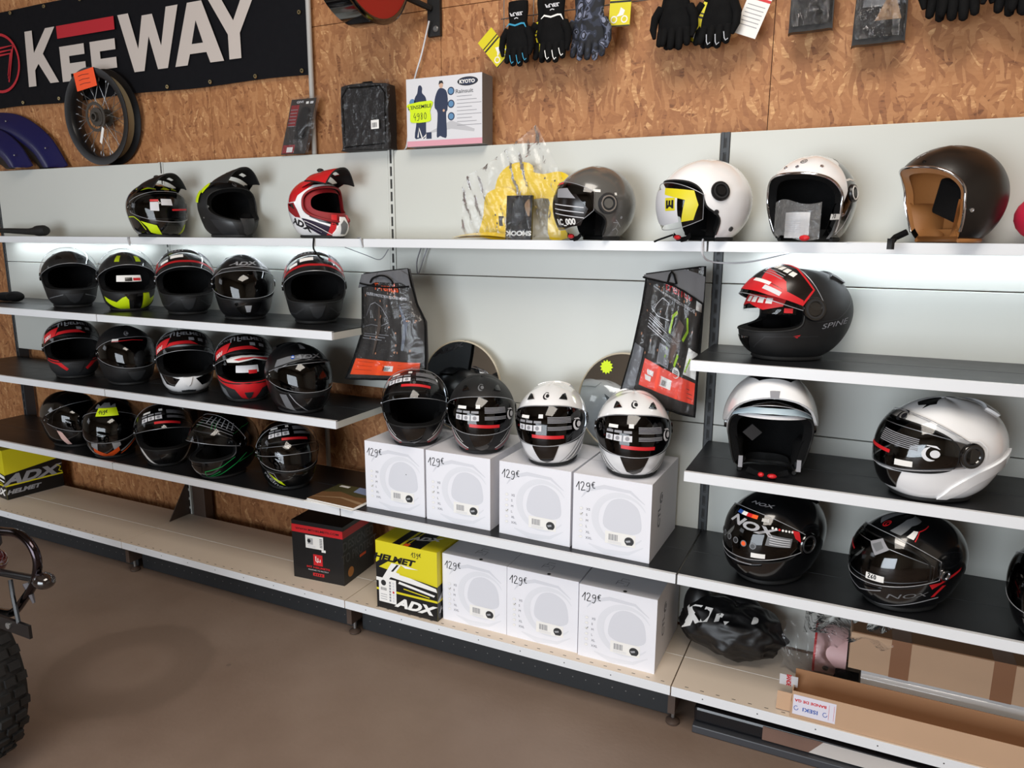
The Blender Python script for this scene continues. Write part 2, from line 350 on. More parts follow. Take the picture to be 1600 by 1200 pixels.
def upright(x, label, dark, zt=ZT):
    mb = MB(); m = UPR if dark else WPNT
    mb.box(x-.014, x-.005, -.0008, .055, 0, zt, m); mb.box(x+.005, x+.014, -.0008, .055, 0, zt, m); mb.box(x-.005, x+.005, .003, .055, 0, zt, m if dark else UPR)
    z = .2; 
    while z < zt-.03:
        mb.box(x-.006, x+.006, -.0009, .004, z, z+.012, m); z += .05
        mb.box(x-.0045, x+.0045, .0025, .0035, z-.034, z-.004, MBLK)
    # foot arm, stem and round levelling pad
    o = mb.build('shelf_upright'); tag(o, label, 'upright', 'slotted uprights of the shelving')
    f = MB(); f.box(x-.012, x+.012, -.385, -.005, .055, .125, BRN); f.tube([(x, -.35, .02), (x, -.35, .06)], .006, STEEL)
    f.lathe([(0, .0), (.024, 0), (.024, .006), (.01, .014), (0, .015)], BRN, 16, Matrix.Translation((x, -.35, .004))); tag(f.build('shelf_foot', smooth=40), label.replace('slotted upright', 'floor foot under the base shelf, below the upright') if 0 else FOOT[int(round(x/1.33))+2], 'foot', 'round floor feet of the shelving')
upright(U[0]+.015, 'dark slotted upright at the far left end of the shelving', True)
upright(U[1], 'pale slotted upright rising behind the neon-striped adventure helmet', False)
upright(U[2], 'pale slotted upright beside the red and white motocross helmet and the left garment bag', False)
upright(U[3], 'dark slotted upright between the right garment bag and the white flip-up helmet', True)
upright(U[4]-.015, 'dark slotted upright at the right end, past the black open-face helmet', True)
mb = MB(); mb.box(U[1]+.03, U[1]+.115, -.004, .05, 0, .9, BRN); tag(mb.build('steel_post', bevel=.003), 'dark brown flat steel post behind the empty base shelf', 'post')
mb = MB(); mb.prism([(0, 0), (-.13, 0), (0, .19)], plane((U[1]-.006, 0, Z5+.001), (0, 1, 0), (0, 0, 1)), .004, BRN); tag(mb.build('shelf_bracket'), 'dark brown triangular bracket standing on the empty base shelf', 'bracket')

def shelf(i, z, d, label, top=DPNT, bay=None, trim0=0, trim1=0):
    a, b = U[i]+.003+trim0, U[i+1]-.003-trim1; L = .0318
    mb = MB(); mb.box(a, b, -d+.001, -.001, z-.004, z-.0003, top)
    mb.box(a, b, -d-.001, -d+.012, z-L, z, LIP); mb.box(a, a+.0025, -d+.012, -.006, z-L, z-.004, UPR if top is DPNT else WPNT); mb.box(b-.0025, b, -d+.012, -.006, z-L, z-.004, WPNT)
    mb.box(a+.01, b-.01, -d*.5-.001, -d*.5+.001, z-.0004, z+.0002, UPR if top is not BEIGE else PAPER)
    mb.box(a, b, -.012, -.006, z-L, z-.004, UPR)
    tag(mb.build('metal_shelf', bevel=.0012), label, 'shelf', 'metal shelves of the display')
for i in range(4): shelf(i, Z1, D1, 'narrow white metal top shelf, length '+['at the far left with the black helmet strap bag', 'under the two motocross helmets', 'under the yellow plastic parts and grey helmet', 'under the two open-face helmets'][i], top=WPNT)
shelf(0, Z2, .4123, 'black-topped shelf under the leftmost matte black helmet of the upper row'); shelf(1, Z2, .4123, 'black-topped shelf ending beside the left garment bag, upper row')
shelf(0, Z3, .4109, 'black-topped shelf under the two leftmost helmets of the middle row'); shelf(1, Z3, .4109, 'black-topped shelf carrying the white and the red-chinned helmets')
shelf(0, Z4, D4, 'black-topped shelf under the leftmost dim helmets of the lower row'); shelf(1, Z4, D4, 'black-topped shelf carrying the green-striped helmet and the brochures')
shelf(2, Z4, D4, 'black-topped shelf carrying four upper white helmet cartons'); shelf(3, Z4, D4, 'black-topped shelf carrying the glossy black flip-up helmets at the right')
shelf(3, 1.2583, .3906, 'black-topped shelf carrying the black helmet with red visor stickers'); shelf(3, .9082, .3939, 'black-topped shelf carrying the two white flip-up helmets')
BL = ['beige base shelf under the left black and yellow carton', 'empty beige base shelf left of the black and red carton', 'beige base shelf under the lower row of white cartons', 'beige base shelf under the crumpled black bag and long cardboard boxes']
for i in range(4):
    a, b = U[i]+.002, U[i+1]-.002; d = .4086; mb = MB()
    mb.box(a, b, -d*.52, -.002, Z5-.03, Z5, BEIGE); mb.box(a, b, -d+.001, -d*.52-.002, Z5-.03, Z5, BEIGE); mb.box(a, b, -d*.52-.0019, -d*.52-.0002, Z5-.03, Z5+.0006, PAPER)
    mb.box(a, b, -d-.0015, -d+.0008, Z5-.033, Z5+.0005, LIP)
    x = a+.04
    while x < b-.03: mb.box(x, x+.012, -d+.016, -d+.019, Z5-.001, Z5+.0003, MBLK); x += .05
    x = a+.1
    while x < b-.05: mb.box(x, x+.004, -d-.0018, -d-.001, Z5-.018, Z5-.014, MBLK); x += .17
    tag(mb.build('base_shelf', bevel=.001), BL[i], 'shelf', 'beige base shelves')
    if i == 3: continue
    mb = MB(); mb.box(a+.014, b-.014, -.318, -.312, .004, Z5-.036, KICK)
    for r in range(2):
        x = a+.05+r*.025
        while x < b-.05: mb.box(x, x+.004, -.3184, -.3178, .045+r*.04, .049+r*.04, STEEL); x += .05
    tag(mb.build('kick_plate'), 'dark grey kick plate under the '+['left black and yellow carton', 'empty stretch of base shelf', 'lower row of white cartons', 'long cardboard boxes'][i], 'kick plate', 'kick plates under the base shelves')
# lit strips under the top shelf
def strip(x0, x1, label, p):
    t = thing('strip_light', label, 'light', ((x0+x1)/2, -.055, Z1-.006)); w = (x1-x0)/2
    b = MB(); b.box(-w, w, -.018, .018, -.012, 0, WPNT); b.build('housing', t, bevel=.002)
    E = bpy.data.materials.get('lit_diffuser') or bpy.data.materials.new('lit_diffuser'); E.use_nodes = True
    e = E.node_tree.nodes['Principled BSDF']; e.inputs['Emission Color'].default_value = (.85, .93, 1, 1); e.inputs['Emission Strength'].default_value = 4
    b = MB(); b.box(-w+.01, w-.01, -.011, .011, -.018, -.012, E); b.build('diffuser', t)
    l = bpy.data.lights.new('strip_lamp', 'AREA'); l.shape = 'RECTANGLE'; l.size = 2*w-.03; l.size_y = .02; l.energy = p; l.color = (.85, .93, 1)
    o = bpy.data.objects.new('strip_lamp', l); COL.objects.link(o); o.parent = t; o.location = (0, 0, -.0185)
strip(-2.55, -1.40, 'lit strip lamp under the top shelf above the leftmost helmets', 1.3)
strip(-1.25, -.12, 'lit strip lamp under the top shelf above the helmets left of the garment bag', .9)
strip(1.45, 2.55, 'lit strip lamp under the top shelf above the black helmet with red stickers', 1.5)
# ---------------------------------------------------------------- helmets
def crom(tbl):
    x = np.array([t[0] for t in tbl], float); y = np.array([t[1] for t in tbl], float); m = np.gradient(y, x)
    X = np.linspace(x[0], x[-1], 400); k = np.clip(np.searchsorted(x, X, side='right')-1, 0, len(x)-2); h = x[k+1]-x[k]; t = (X-x[k])/h
    Y = (2*t**3-3*t**2+1)*y[k]+(t**3-2*t**2+t)*h*m[k]+(-2*t**3+3*t**2)*y[k+1]+(t**3-t**2)*h*m[k+1]
    return lambda q: np.interp(q, X, Y)
PROF = {
 'full': dict(zc=.135, n=2.15,
   F=[(-90, .14), (-60, .150), (-45, .168), (-30, .170), (-15, .163), (0, .156), (20, .150), (45, .141), (70, .135), (90, .134)],
   B=[(-90, .14), (-60, .140), (-45, .150), (-30, .158), (-10, .164), (10, .166), (30, .162), (55, .149), (75, .138), (90, .134)],
   S=[(-90, .14), (-60, .148), (-45, .142), (-30, .128), (-15, .122), (0, .124), (20, .128), (45, .131), (70, .133), (90, .134)]),
 'jet': dict(zc=.118, n=2.1,
   F=[(-90, .13), (-60, .135), (-45, .142), (-30, .142), (-15, .142), (0, .142), (20, .142), (45, .138), (70, .134), (90, .133)],
   B=[(-90, .13), (-60, .132), (-45, .140), (-30, .146), (-10, .150), (10, .151), (30, .148), (55, .141), (75, .135), (90, .133)],
   S=[(-90, .13), (-60, .140), (-45, .138), (-30, .130), (-15, .126), (0, .127), (20, .129), (45, .131), (70, .133), (90, .133)]),
 'mx': dict(zc=.135, n=1.95,
   F=[(-90, .14), (-60, .158), (-45, .190), (-33, .212), (-22, .212), (-10, .185), (5, .158), (20, .150), (45, .141), (70, .134), (90, .132)],
   B=[(-90, .14), (-60, .150), (-45, .160), (-30, .160), (-10, .158), (10, .158), (30, .155), (55, .145), (75, .136), (90, .132)],
   S=[(-90, .14), (-60, .142), (-45, .134), (-30, .122), (-15, .118), (0, .121), (20, .126), (45, .130), (70, .132), (90, .132)])}
def pseg(P, poly):        # signed distance to a closed polygon, + inside
    P = np.asarray(P); A = np.array(poly, float); B = np.roll(A, -1, 0); d = np.full(len(P), 1e9); ins = np.zeros(len(P), bool)
    for a, b in zip(A, B):
        ab = b-a; t = np.clip(((P-a)@ab)/(ab@ab+1e-12), 0, 1); d = np.minimum(d, np.linalg.norm(P-a-t[:, None]*ab, axis=1))
        c = (a[1] > P[:, 1]) != (b[1] > P[:, 1])
        with np.errstate(divide='ignore', invalid='ignore'): xi = (b[0]-a[0])*(P[:, 1]-a[1])/(b[1]-a[1])+a[0]
        ins ^= c & (P[:, 0] < xi)
    return np.where(ins, d, -d)
def clip(V, F, field):    # keep field>0
    val = field(V); V = [tuple(p) for p in V]; val = list(val); new = {}; out = []
    def cut(i, j):
        k = (min(i, j), max(i, j))
        if k not in new:
            t = val[i]/(val[i]-val[j]); new[k] = len(V); V.append(tuple(V[i][q]+(V[j][q]-V[i][q])*t for q in range(2))); val.append(0)
        return new[k]
    for f in F:
        s = [val[i] > 0 for i in f]
        if all(s): out.append(f); continue
        if not any(s): continue
        g = []
        for a in range(len(f)):
            i, j = f[a], f[(a+1) % len(f)]
            if s[a]: g.append(i)
            if s[a] != s[(a+1) % len(f)]: g.append(cut(i, j))
        if len(g) > 2: out.append(g)
    return np.array(V), out
def agrid(a0, a1, e0, e1, da, de):
    na = int(round((a1-a0)/da))+1; ne = int(round((e1-e0)/de))+1
    V = np.array([(a0+(a1-a0)*i/(na-1), e0+(e1-e0)*j/(ne-1)) for j in range(ne) for i in range(na)])
    F = [(j*na+i, j*na+i+1, (j+1)*na+i+1, (j+1)*na+i) for j in range(ne-1) for i in range(na-1)]
    return V, F
class Surf:
    def __init__(s, kind, k=(1, 1, 1)):
        p = PROF[kind]; s.F, s.B, s.S = crom(p['F']), crom(p['B']), crom(p['S']); s.n = p['n']; s.zc = p['zc']; s.k = np.array(k)
    def R(s, a, e):
        ca, sa = np.abs(np.cos(a)), np.abs(np.sin(a)); ed = np.degrees(e); f = np.where(np.cos(a) > 0, s.F(ed), s.B(ed))
        return ((ca/f)**s.n+(sa/s.S(ed))**s.n)**(-1/s.n)
    def __call__(s, P, off=0.):
        P = np.asarray(P, float); a = np.radians(P[:, 0]); e = np.radians(P[:, 1]); r = s.R(a, e)+off
        return np.stack([r*np.cos(e)*np.sin(a), -r*np.cos(e)*np.cos(a), s.zc+r*np.sin(e)], 1)*s.k
    def raised(s, rho, gap, piv=(.012, .01), ang=0):   # mapper: rest surface turned up about the side pivots, kept outside the shell
        rh = math.radians(rho); py, pz = piv[0], s.zc+piv[1]
        def mp(P, off=0.):
            Q = s(P, gap+off)/s.k; y = Q[:, 1]-py; z = Q[:, 2]-pz; c, q = math.cos(-rh), math.sin(-rh)
            Q = np.stack([Q[:, 0], y*c-z*q+py, y*q+z*c+pz], 1)
            D = Q-np.array((0, 0, s.zc)); r = np.linalg.norm(D, axis=1); e = np.arcsin(np.clip(D[:, 2]/r, -1, 1)); a = np.arctan2(D[:, 0], -D[:, 1])
            m = s.R(a, e)+gap*.6+off; sc = np.maximum(1, m/r)
            return (np.array((0, 0, s.zc))+D*sc[:, None])*s.k
        return mp
def sup(c, A, B, n=2.6, N=64, sag=0):
    out = []
    for i in range(N):
        t = 2*PI*i/N; x = np.sign(math.cos(t))*abs(math.cos(t))**(2/n); y = np.sign(math.sin(t))*abs(math.sin(t))**(2/n)
        out.append((c[0]+A*x, c[1]+B*y-sag*x*x))
    return out
def smoothpoly(P, k=6):   # closed Catmull-Rom
    P = [np.array(p, float) for p in P]; n = len(P); out = []
    for i in range(n):
        p0, p1, p2, p3 = P[i-1], P[i], P[(i+1) % n], P[(i+2) % n]
        for j in range(k):
            t = j/k; out.append(tuple(.5*((2*p1)+(p2-p0)*t+(2*p0-5*p1+4*p2-p3)*t*t+(3*p1-p0-3*p2+p3)*t**3)))
    return out
mir = lambda P: P+[(-x, y) for x, y in reversed(P)]
PORTS = {'full': sup((0, 9), 72, 25, 3.2, 72, sag=7),
         'mx': smoothpoly(mir([(0, 38), (35, 38), (62, 28), (70, 8), (58, -8), (30, -15)]), 6)[:-1] if 0 else sup((0, 11), 68, 29, 2.8, 72, sag=2),
         'jet': smoothpoly([(-72, -95), (-77, -40), (-74, -8), (-70, 12), (-52, 27), (-20, 33), (20, 33), (52, 27), (70, 12), (74, -8), (77, -40), (72, -95)], 5)}
def bottom(S, zb):
    out = []
    for i in range(72):
        a = -180+5*i; lo, hi = -89., 0.
        for _ in range(22):
            m = (lo+hi)/2
            if S(np.array([(a, m)]))[0, 2] < zb: lo = m
            else: hi = m
        out.append((a, hi))
    return out
def vband(lo0=-16, hi0=40, lo1=0, hi1=16, A=88, zone=None):
    def uv(u, v):           # u -1..1, v 0..1
        w = abs(u)**2.2; lo = lo0+(lo1-lo0)*w; hi = hi0+(hi1-hi0)*w
        return (u*A, lo+(hi-lo)*v)
    return uv
class Helmet:
    def __init__(h, label, loc, rz, kind='full', base=MBLK, k=(1, 1, 1), port=None, zb=.012, liner=FAB, trim=RUB, trimr=.003, tilt=(0, 0), group=None, pads=FAB, rim=RUB):
        h.S = S = Surf('jet' if kind == 'jet' else kind, k); h.kind = kind; h.root = thing('helmet', label, 'helmet', loc, rz, group); h.base = base
        h.root.rotation_euler = (math.radians(tilt[0]), math.radians(tilt[1]), rz)
        port = port or PORTS[kind]; h.port = port; h.sh = MB(); h.zb = zb
        V, F = agrid(-180, 180, -72, 90, 3, 3)
        V, F = clip(V, F, lambda P: -pseg(P, port)); V, F = clip(V, F, lambda P: S(P)[:, 2]-zb)
        h.V, h.F = V, F; h.sh.add(S(V), F, base)
        # liner
        L = MB(); V, F = agrid(-180, 180, -70, 90, 6, 6); lin_ = lambda P, off=0: S(P, -.024+off)
        V, F = clip(V, F, lambda P: -pseg(P, port)); V, F = clip(V, F, lambda P: S(P)[:, 2]-zb)
        L.add(lin_(V), F, liner)
        # band between shell and liner round the port and the neck
        pp = [p for p in port if S(np.array([p]))[0, 2] > zb]; h.closed = len(pp) == len(port)
        if not h.closed:
            k0 = [i for i in range(len(port)) if S(np.array([port[i]]))[0, 2] > zb and S(np.array([port[i-1]]))[0, 2] <= zb][0]
            pp = []
            i = k0
            while S(np.array([port[i % len(port)]]))[0, 2] > zb: pp.append(port[i % len(port)]); i += 1
        h.pp = pp; P = np.array(pp+([pp[0]] if h.closed else [])); n = len(P)
        L.add(np.concatenate([S(P, -.0005), S(P, -.027)]), [(i, i+1, n+i+1, n+i) for i in range(n-1)], liner)
        bt = bottom(S, zb); h.bt = bt; P = np.array(bt+[bt[0]]); n = len(P); inp = pseg(P, port)
        ok = [inp[i] < 0 and inp[i+1] < 0 for i in range(n-1)]
        L.add(np.concatenate([S(P, -.0005), S(P, -.034)]), [(i, i+1, n+i+1, n+i) for i in range(n-1) if ok[i]], rim)
        h.lining = L.build('liner', h.root, smooth=60)
        # cheek pads
        for sgn in (-1, 1):
            q = MB(); a0, a1 = (70, 128) if kind == 'jet' else (62, 118)
            q.grid(lambda u, v: S(np.array([(sgn*(a0+(a1-a0)*u), -56+(52 if kind == 'jet' else 46)*v)]), -.020-.026*abs(math.sin(PI*min(1, u+.02)))**.55*abs(math.sin(PI*v))**.5)[0], 14, 14, pads); q.build('cheek_pad', h.root, smooth=60)
        # bottom rim tube
        q = MB(); runs = []; cur = []
        m = len(bt); st = 36 if not h.closed else 0
        for i in range(m+1):
            j = (i+st) % m
            if inp[j] < 0: cur.append(bt[j])
            else:
                if len(cur) > 1: runs.append(cur)
                cur = []
        if len(cur) > 1: runs.append(cur)
        for r in runs:
            p = S(np.array(r), -.003); p[:, 2] = zb-.004; q.tube(p, .0065, rim, 6)
        q.build('bottom_rim', h.root, smooth=60)
        q = MB(); p = S(np.array(pp), .0005); q.tube(p, trimr, trim, 6, closed=h.closed); q.build('edge_trim', h.root, smooth=60)
    def visor(h, rho=0, gap=.0035, uv=None, m=None, film=None, name='visor', n=(44, 16), pivot=True, piv=(.012, .01)):
        uv = uv or vband(); m = m or CLR; mp = h.S.raised(rho, gap, piv) if rho else (lambda P, off=0.: h.S(P, gap+off)); h.vm = mp
        b = MB(); nu, nv = n
        P = np.array([uv(-1+2*i/(nu-1), j/(nv-1)) for j in range(nv) for i in range(nu)])
        b.add(mp(P), [(j*nu+i, j*nu+i+1, (j+1)*nu+i+1, (j+1)*nu+i) for j in range(nv-1) for i in range(nu-1)], m)
        edge = [uv(-1+2*i/40, 0) for i in range(41)]+[uv(1-2*i/40, 1) for i in range(41)]
        b.tube(mp(np.array(edge)), .0011, SILV if m is not GBLK else GBLK, 5, closed=True)
        if film: film(b, mp)
        h.vis = b.build(name, h.root, smooth=60)
        if pivot:
            for s in (-1, 1): h.disc(s*88, 7, .02, GBLK, .006, ring=None)
        return h.vis
    def disc(h, a, e, r, m, t=.005, ring=None, mp=None, name='pivot_cover', cap=None):
        mp = mp or h.S; c = mp(np.array([(a, e)]))[0]; du = mp(np.array([(a+2, e)]))[0]-c; dv = mp(np.array([(a, e+2)]))[0]-c
        nn = Vector(np.cross(du, dv)).normalized()
        if nn.dot(Vector(c)-Vector((0, 0, h.S.zc))) < 0: nn = -nn
        M = Matrix.Translation(Vector(c)-nn*.002) @ nn.to_track_quat('Z', 'Y').to_matrix().to_4x4(); b = MB()
        b.lathe([(r, 0), (r, t*.7), (r*.92, t+.002), (r*.6, t+.002), (r*.55, t*.8+.001), (0, t*.8+.001)], m, 24, M)
        if ring: b.lathe([(r*.8, t+.0021), (r*.78, t+.0034), (r*.66, t+.0034), (r*.64, t+.0021)], ring, 24, M)
        if cap: b.lathe([(r*.5, t*.8), (r*.45, t+.003), (0, t+.003)], cap, 20, M)
        return b.build(name, h.root, smooth=40)
    def dec(h, poly, m, off=.0006, mirror=False, mp=None, mb=None):
        for q in ([poly, [(-x, y) for x, y in poly]] if mirror else [poly]): (mb or h.sh).decal(mp or h.S, q, m, off, 4)
    def rib(h, pts, w, m, off=.0007, mirror=False, mp=None, mb=None):
        for q in ([pts, [(-x, y) for x, y in pts]] if mirror else [pts]): (mb or h.sh).ribbon(mp or h.S, q, w, m, off, 3)
    def plate(h, poly, m, t=.004, name='vent', mirror=False, lift=0, mp=None):
        for q in ([poly, [(-x, y) for x, y in poly]] if mirror else [poly]):
            mp = mp or h.S; b = MB(); b.decal(mp, q, m, t+lift, 4); Q = []
            for i in range(len(q)):
                a, c = np.array(q[i], float), np.array(q[(i+1) % len(q)], float); k = max(1, int(np.linalg.norm(c-a)/4)); Q += [a+(c-a)*j/k for j in range(k)]
            n = len(Q); Q = np.array(Q); b.add(np.concatenate([mp(Q, -.001+lift), mp(Q, t+lift)]), [(i, (i+1) % n, n+(i+1) % n, n+i) for i in range(n)], m)
            b.build(name, h.root, smooth=30)
    def logo(h, a, e, s, m, mp=None, mb=None, off=.0009):
        mb = mb or h.sh; mp = mp or h.S; mb.decal(mp, circle((a+.25*s, e), s*.62, 16, s*.58), m, off)
        mb.ribbon(mp, [(a-.1*s+math.cos(t)*1.0*s, e+math.sin(t)*s*.98) for t in np.linspace(1.9, 5.1, 14)], [.05*s, .45*s, .5*s, .45*s, .05*s], m, off)
        mb.ribbon(mp, [(a-.9*s, e+1.15*s), (a+.3*s, e+1.05*s), (a+.8*s, e+.75*s)], [.12*s, .3*s, .05*s], m, off)
    def chinvent(h, m=GBLK, w=15, e0=-22, e1=-40, t=.003, poly=None):
        h.plate(poly or [(-w, e0), (w, e0), (w*.55, e1+5), (0, e1), (-w*.55, e1+5)], m, t, 'chin_vent')
    def topvents(h, m=GBLK, a=28, e=52):
        h.plate([(a-9, e-5), (a+7, e-8), (a+12, e+4), (a+2, e+2)], m, .004, 'top_vent', mirror=True)
    def spoiler(h, m=None):
        h.plate([(140, 52), (180, 58), (220, 52), (212, 38), (180, 34), (148, 38)], m or h.base, .007, 'rear_spoiler')
    def strap(h, x=.03, red=True):
        b = MB(); b.ribbon(lambda P, off=0.: np.stack([P[:, 0], -.07+P[:, 0]*0-off, P[:, 1]], 1), [(-.06, .02), (-.03, .008), (0, .005), (.03, .008), (.06, .02)], .016, FAB); b.build('chin_strap', h.root)
    def done(h): o = h.sh.build('shell', h.root, smooth=50, weld=True); return h
    def pricetag(h, mp, a, e, w, hh, txt=None, m=PAPER, off=.002, rot=0, size=None, name='price_tag'):
        b = MB(); c = np.array((a, e)); ca, sa = math.cos(rot), math.sin(rot)
        q = [(a+x*ca-y*sa, e+x*sa+y*ca) for x, y in rect(-w/2, w/2, -hh/2, hh/2)]; b.decal(mp, q, m, off, 4); b.decal(mp, q, m, off-.0008, 4)
        if txt: hand(b, mp, txt, (a-w*.36*ca+hh*.25*sa, e-hh*.25-w*.36*sa), size or hh*.55, INK, .9, rot, off+.0005)
        return b.build(name, h.root)
# printed films on visors ------------------------------------------------
DRED_ = mat('film_dark_red', 'a3171d', .3); FBLK = mat('film_black', '17110f', .25); FBRN = clear('film_smoke', (.16, .12, .11), .06, 1.5)
def film_red(b, mp, v=0):        # black and red film with small white labels
    D = lambda q, m, o=.001: b.decal(mp, q, m, o, 4)
    D([(-62, 10), (-30, 14), (0, 16), (30, 14), (62, 10), (60, 30), (30, 37), (0, 39), (-30, 37), (-60, 30)], FBLK)
    D([(-64, -2), (-30, -6), (0, -8), (30, -6), (64, -2), (63, 1), (30, -2), (0, -4), (-30, -2), (-63, 1)], DRED_)
    D([(-62, 5), (-50, 2), (-52, 22), (-60, 20)], DRED_, .0014)
    if v != 1: D([(20, 6), (58, 3), (56, 12), (22, 14)], PRED, .0014)
    D(rect(-22, -2, 3, 10), PAPER, .0016); D(rect(-42, -26, 0, 5), PAPER, .0016)
    for i in range(5): D(rect(26+i*7, 30+i*7, 20, 27), MGREY, .0018)
    for i in range(3): b.ribbon(mp, [(24, 12+i*2.4), (54, 11+i*2.4)], .9, MGREY, .0018, 4)
    for i in range(4): b.ribbon(mp, [(-20+i*6, 22), (-20+i*6, 33)], 2.2, MGREY, .0018, 4)
def film_mt(b, mp):
    D = lambda q, m, o=.001: b.decal(mp, q, m, o, 4)
    D([(-60, -4), (0, -6), (60, -4), (58, 26), (0, 33), (-58, 26)], FBLK); D([(-62, -4), (-30, -5), (-22, 12), (-60, 12)], PRED, .0014)
    D([(-30, -5), (20, -5), (8, 1), (-24, 1)], PRED, .0014)
    b.text(mp, 'HELMETS', (12, 18), 8, MGREY, .0018, .02); b.ribbon(mp, [(-22, 12), (-22, 24), (-16, 24), (-16, 14)], 2, SILV, .0018, 4); b.ribbon(mp, [(-11, 24), (-11, 12), (-6, 12)], 2, SILV, .0018, 4)
    b.text(mp, '3001', (-48, 0), 7, PAPER, .002, .02, .3); b.text(mp, 'DARK FACTORY', (-44, 21), 5, MGREY, .0018)
    for i in range(3): D(rect(6+i*14, 14+i*14, 2, 8), MGREY, .0018)
def film_tr(b, mp, red=True, e0=0):        # dark smoked film, three white labels, red stripe, grey text, moon logo
    D = lambda q, m, o=.001: b.decal(mp, q, m, o, 4)
    for i in range(3):
        x = -38+i*12; D(rect(x, x+10.5, 1+e0, 8+e0), LGREY, .0016); b.ribbon(mp, [(x, 12+e0), (x+10, 12+e0)], 3, MGREY, .0016, 4); D(circle((x+5, 4.5+e0), 2.6, 10), MGREY, .0019)
    D(rect(-36, -22, 16+e0, 20+e0), PAPER, .0016); D(rect(-8, -2, 17+e0, 22+e0), PAPER, .0016)
    if red: D([(-16, -3+e0), (24, -5+e0), (24, -9+e0), (-16, -7+e0)], PRED, .0016)
    for i in range(5): b.ribbon(mp, [(4, 18-i*1.7+e0), (36, 17-i*1.7+e0)], .8, MGREY, .0016, 4)
    for i in range(3): b.ribbon(mp, [(4, 6-i*1.7+e0), (36, 5-i*1.7+e0)], .8, MGREY, .0016, 4)
CAMP = Vector((1.7789, -2.6006, 1.6224))
def face(x, y, rel):       # helmet heading: towards the viewer's spot, then turned by rel degrees to its left hand
    return math.atan2(CAMP.x-x, -(CAMP.y-y))+math.radians(rel)
def H(label, x, y, z, rel, **kw): return Helmet(label, (x, y, z), face(x, y, rel), **kw)
BAR, ROW2, ROW3, ROW4, BOXT = Z1, Z2, Z3, Z4, Z4+.2725
DG = mat('dark_grey_satin', '2b2c2e', .4); NIGHT = mat('metallic_black', '0d0e10', .18, coat=.8); GREYG = mat('grey_graphic', '6f7174', .35)
BRNB = mat('brown_black_satin', '17120f', .38, coat=.1); DRED = mat('deep_red', '8e1219', .6); PURP = mat('dark_violet_graphic', '2a2238', .3, coat=.6)
# ---- upper row
h = H('matte black full-face helmet with raised visor, leftmost on the upper row', -1.80, -.20, ROW2, 4)
h.visor(42); h.chinvent(DG); h.topvents(); h.spoiler(); h.rib([(18, -24), (48, -34), (62, -38)], 1.2, GREYG, mirror=True); h.done()
h = H('black helmet with neon yellow chin and crown blocks, second on the upper row', -1.41, -.18, ROW2, 4)
h.dec([(-4, -50), (-4, -20), (-14, -24), (-26, -33), (-62, -28), (-60, -36), (-40, -43), (-20, -50)], NEON); h.dec([(20, -50), (20, -16), (32, -16), (38, -30), (62, -28), (60, -36), (40, -45)], NEON)
h.dec([(-30, 42), (-18, 42), (-20, 62), (-34, 62)], NEON); h.dec([(20, 42), (34, 42), (40, 58), (26, 60)], NEON); h.dec([(4, -52), (4, -22), (18, -22), (18, -52)], GBLK)
b = MB(); b.grid(lambda u, v: h.S(np.array([(-26+52*u, 2+14*v)]), -.03)[0], 8, 4, PAPER); b.grid(lambda u, v: h.S(np.array([(8+16*u, 4+6*v)]), -.029)[0], 4, 3, PRED); b.grid(lambda u, v: h.S(np.array([(-8+14*u, 3+8*v)]), -.029)[0], 4, 3, FBLK); b.build('leaflet', h.root)
h.visor(42); h.spoiler(); h.chinvent(GBLK, 10, -18, -30); h.done()
h = H('matte black helmet with red-edged film on raised visor, middle of the upper row', -1.035, -.165, ROW2, 2)
h.visor(42, film=lambda b, mp: film_red(b, mp, 1)); h.chinvent(DG, 12, -20, -40); h.rib([(20, -24), (40, -36), (66, -40)], 2.2, DG, mirror=True); h.spoiler(); h.done()
h = H('black helmet with silver brand lettering on its brow, fourth on the upper row', -.65, -.195, ROW2, 5, base=BLK)
h.S; h.sh.text(h.S, 'ADX', (0, 47), 9, SILV, .001, .03, .35, 2.2); h.visor(0, m=TINT, uv=vband(-14, 30, 0, 14)); h.chinvent(GBLK, 22, -20, -42); h.plate([(-5, -24), (5, -24), (3, -34), (-3, -34)], SILV, .005, 'chin_badge')
h.rib([(-74, 20), (-50, 34), (0, 40), (50, 34), (74, 20)], 1.4, SILV); h.dec([(44, 40), (62, 34), (80, 60), (50, 66)], SILV); h.spoiler(); h.done()
h = H('matte black helmet with red film on raised visor, beside the left garment bag', -.285, -.165, ROW2, 3)
h.visor(42, film=film_red); h.chinvent(DG, 12, -20, -40); h.rib([(20, -24), (40, -36), (66, -40)], 2.2, DG, mirror=True); h.spoiler(); h.done()
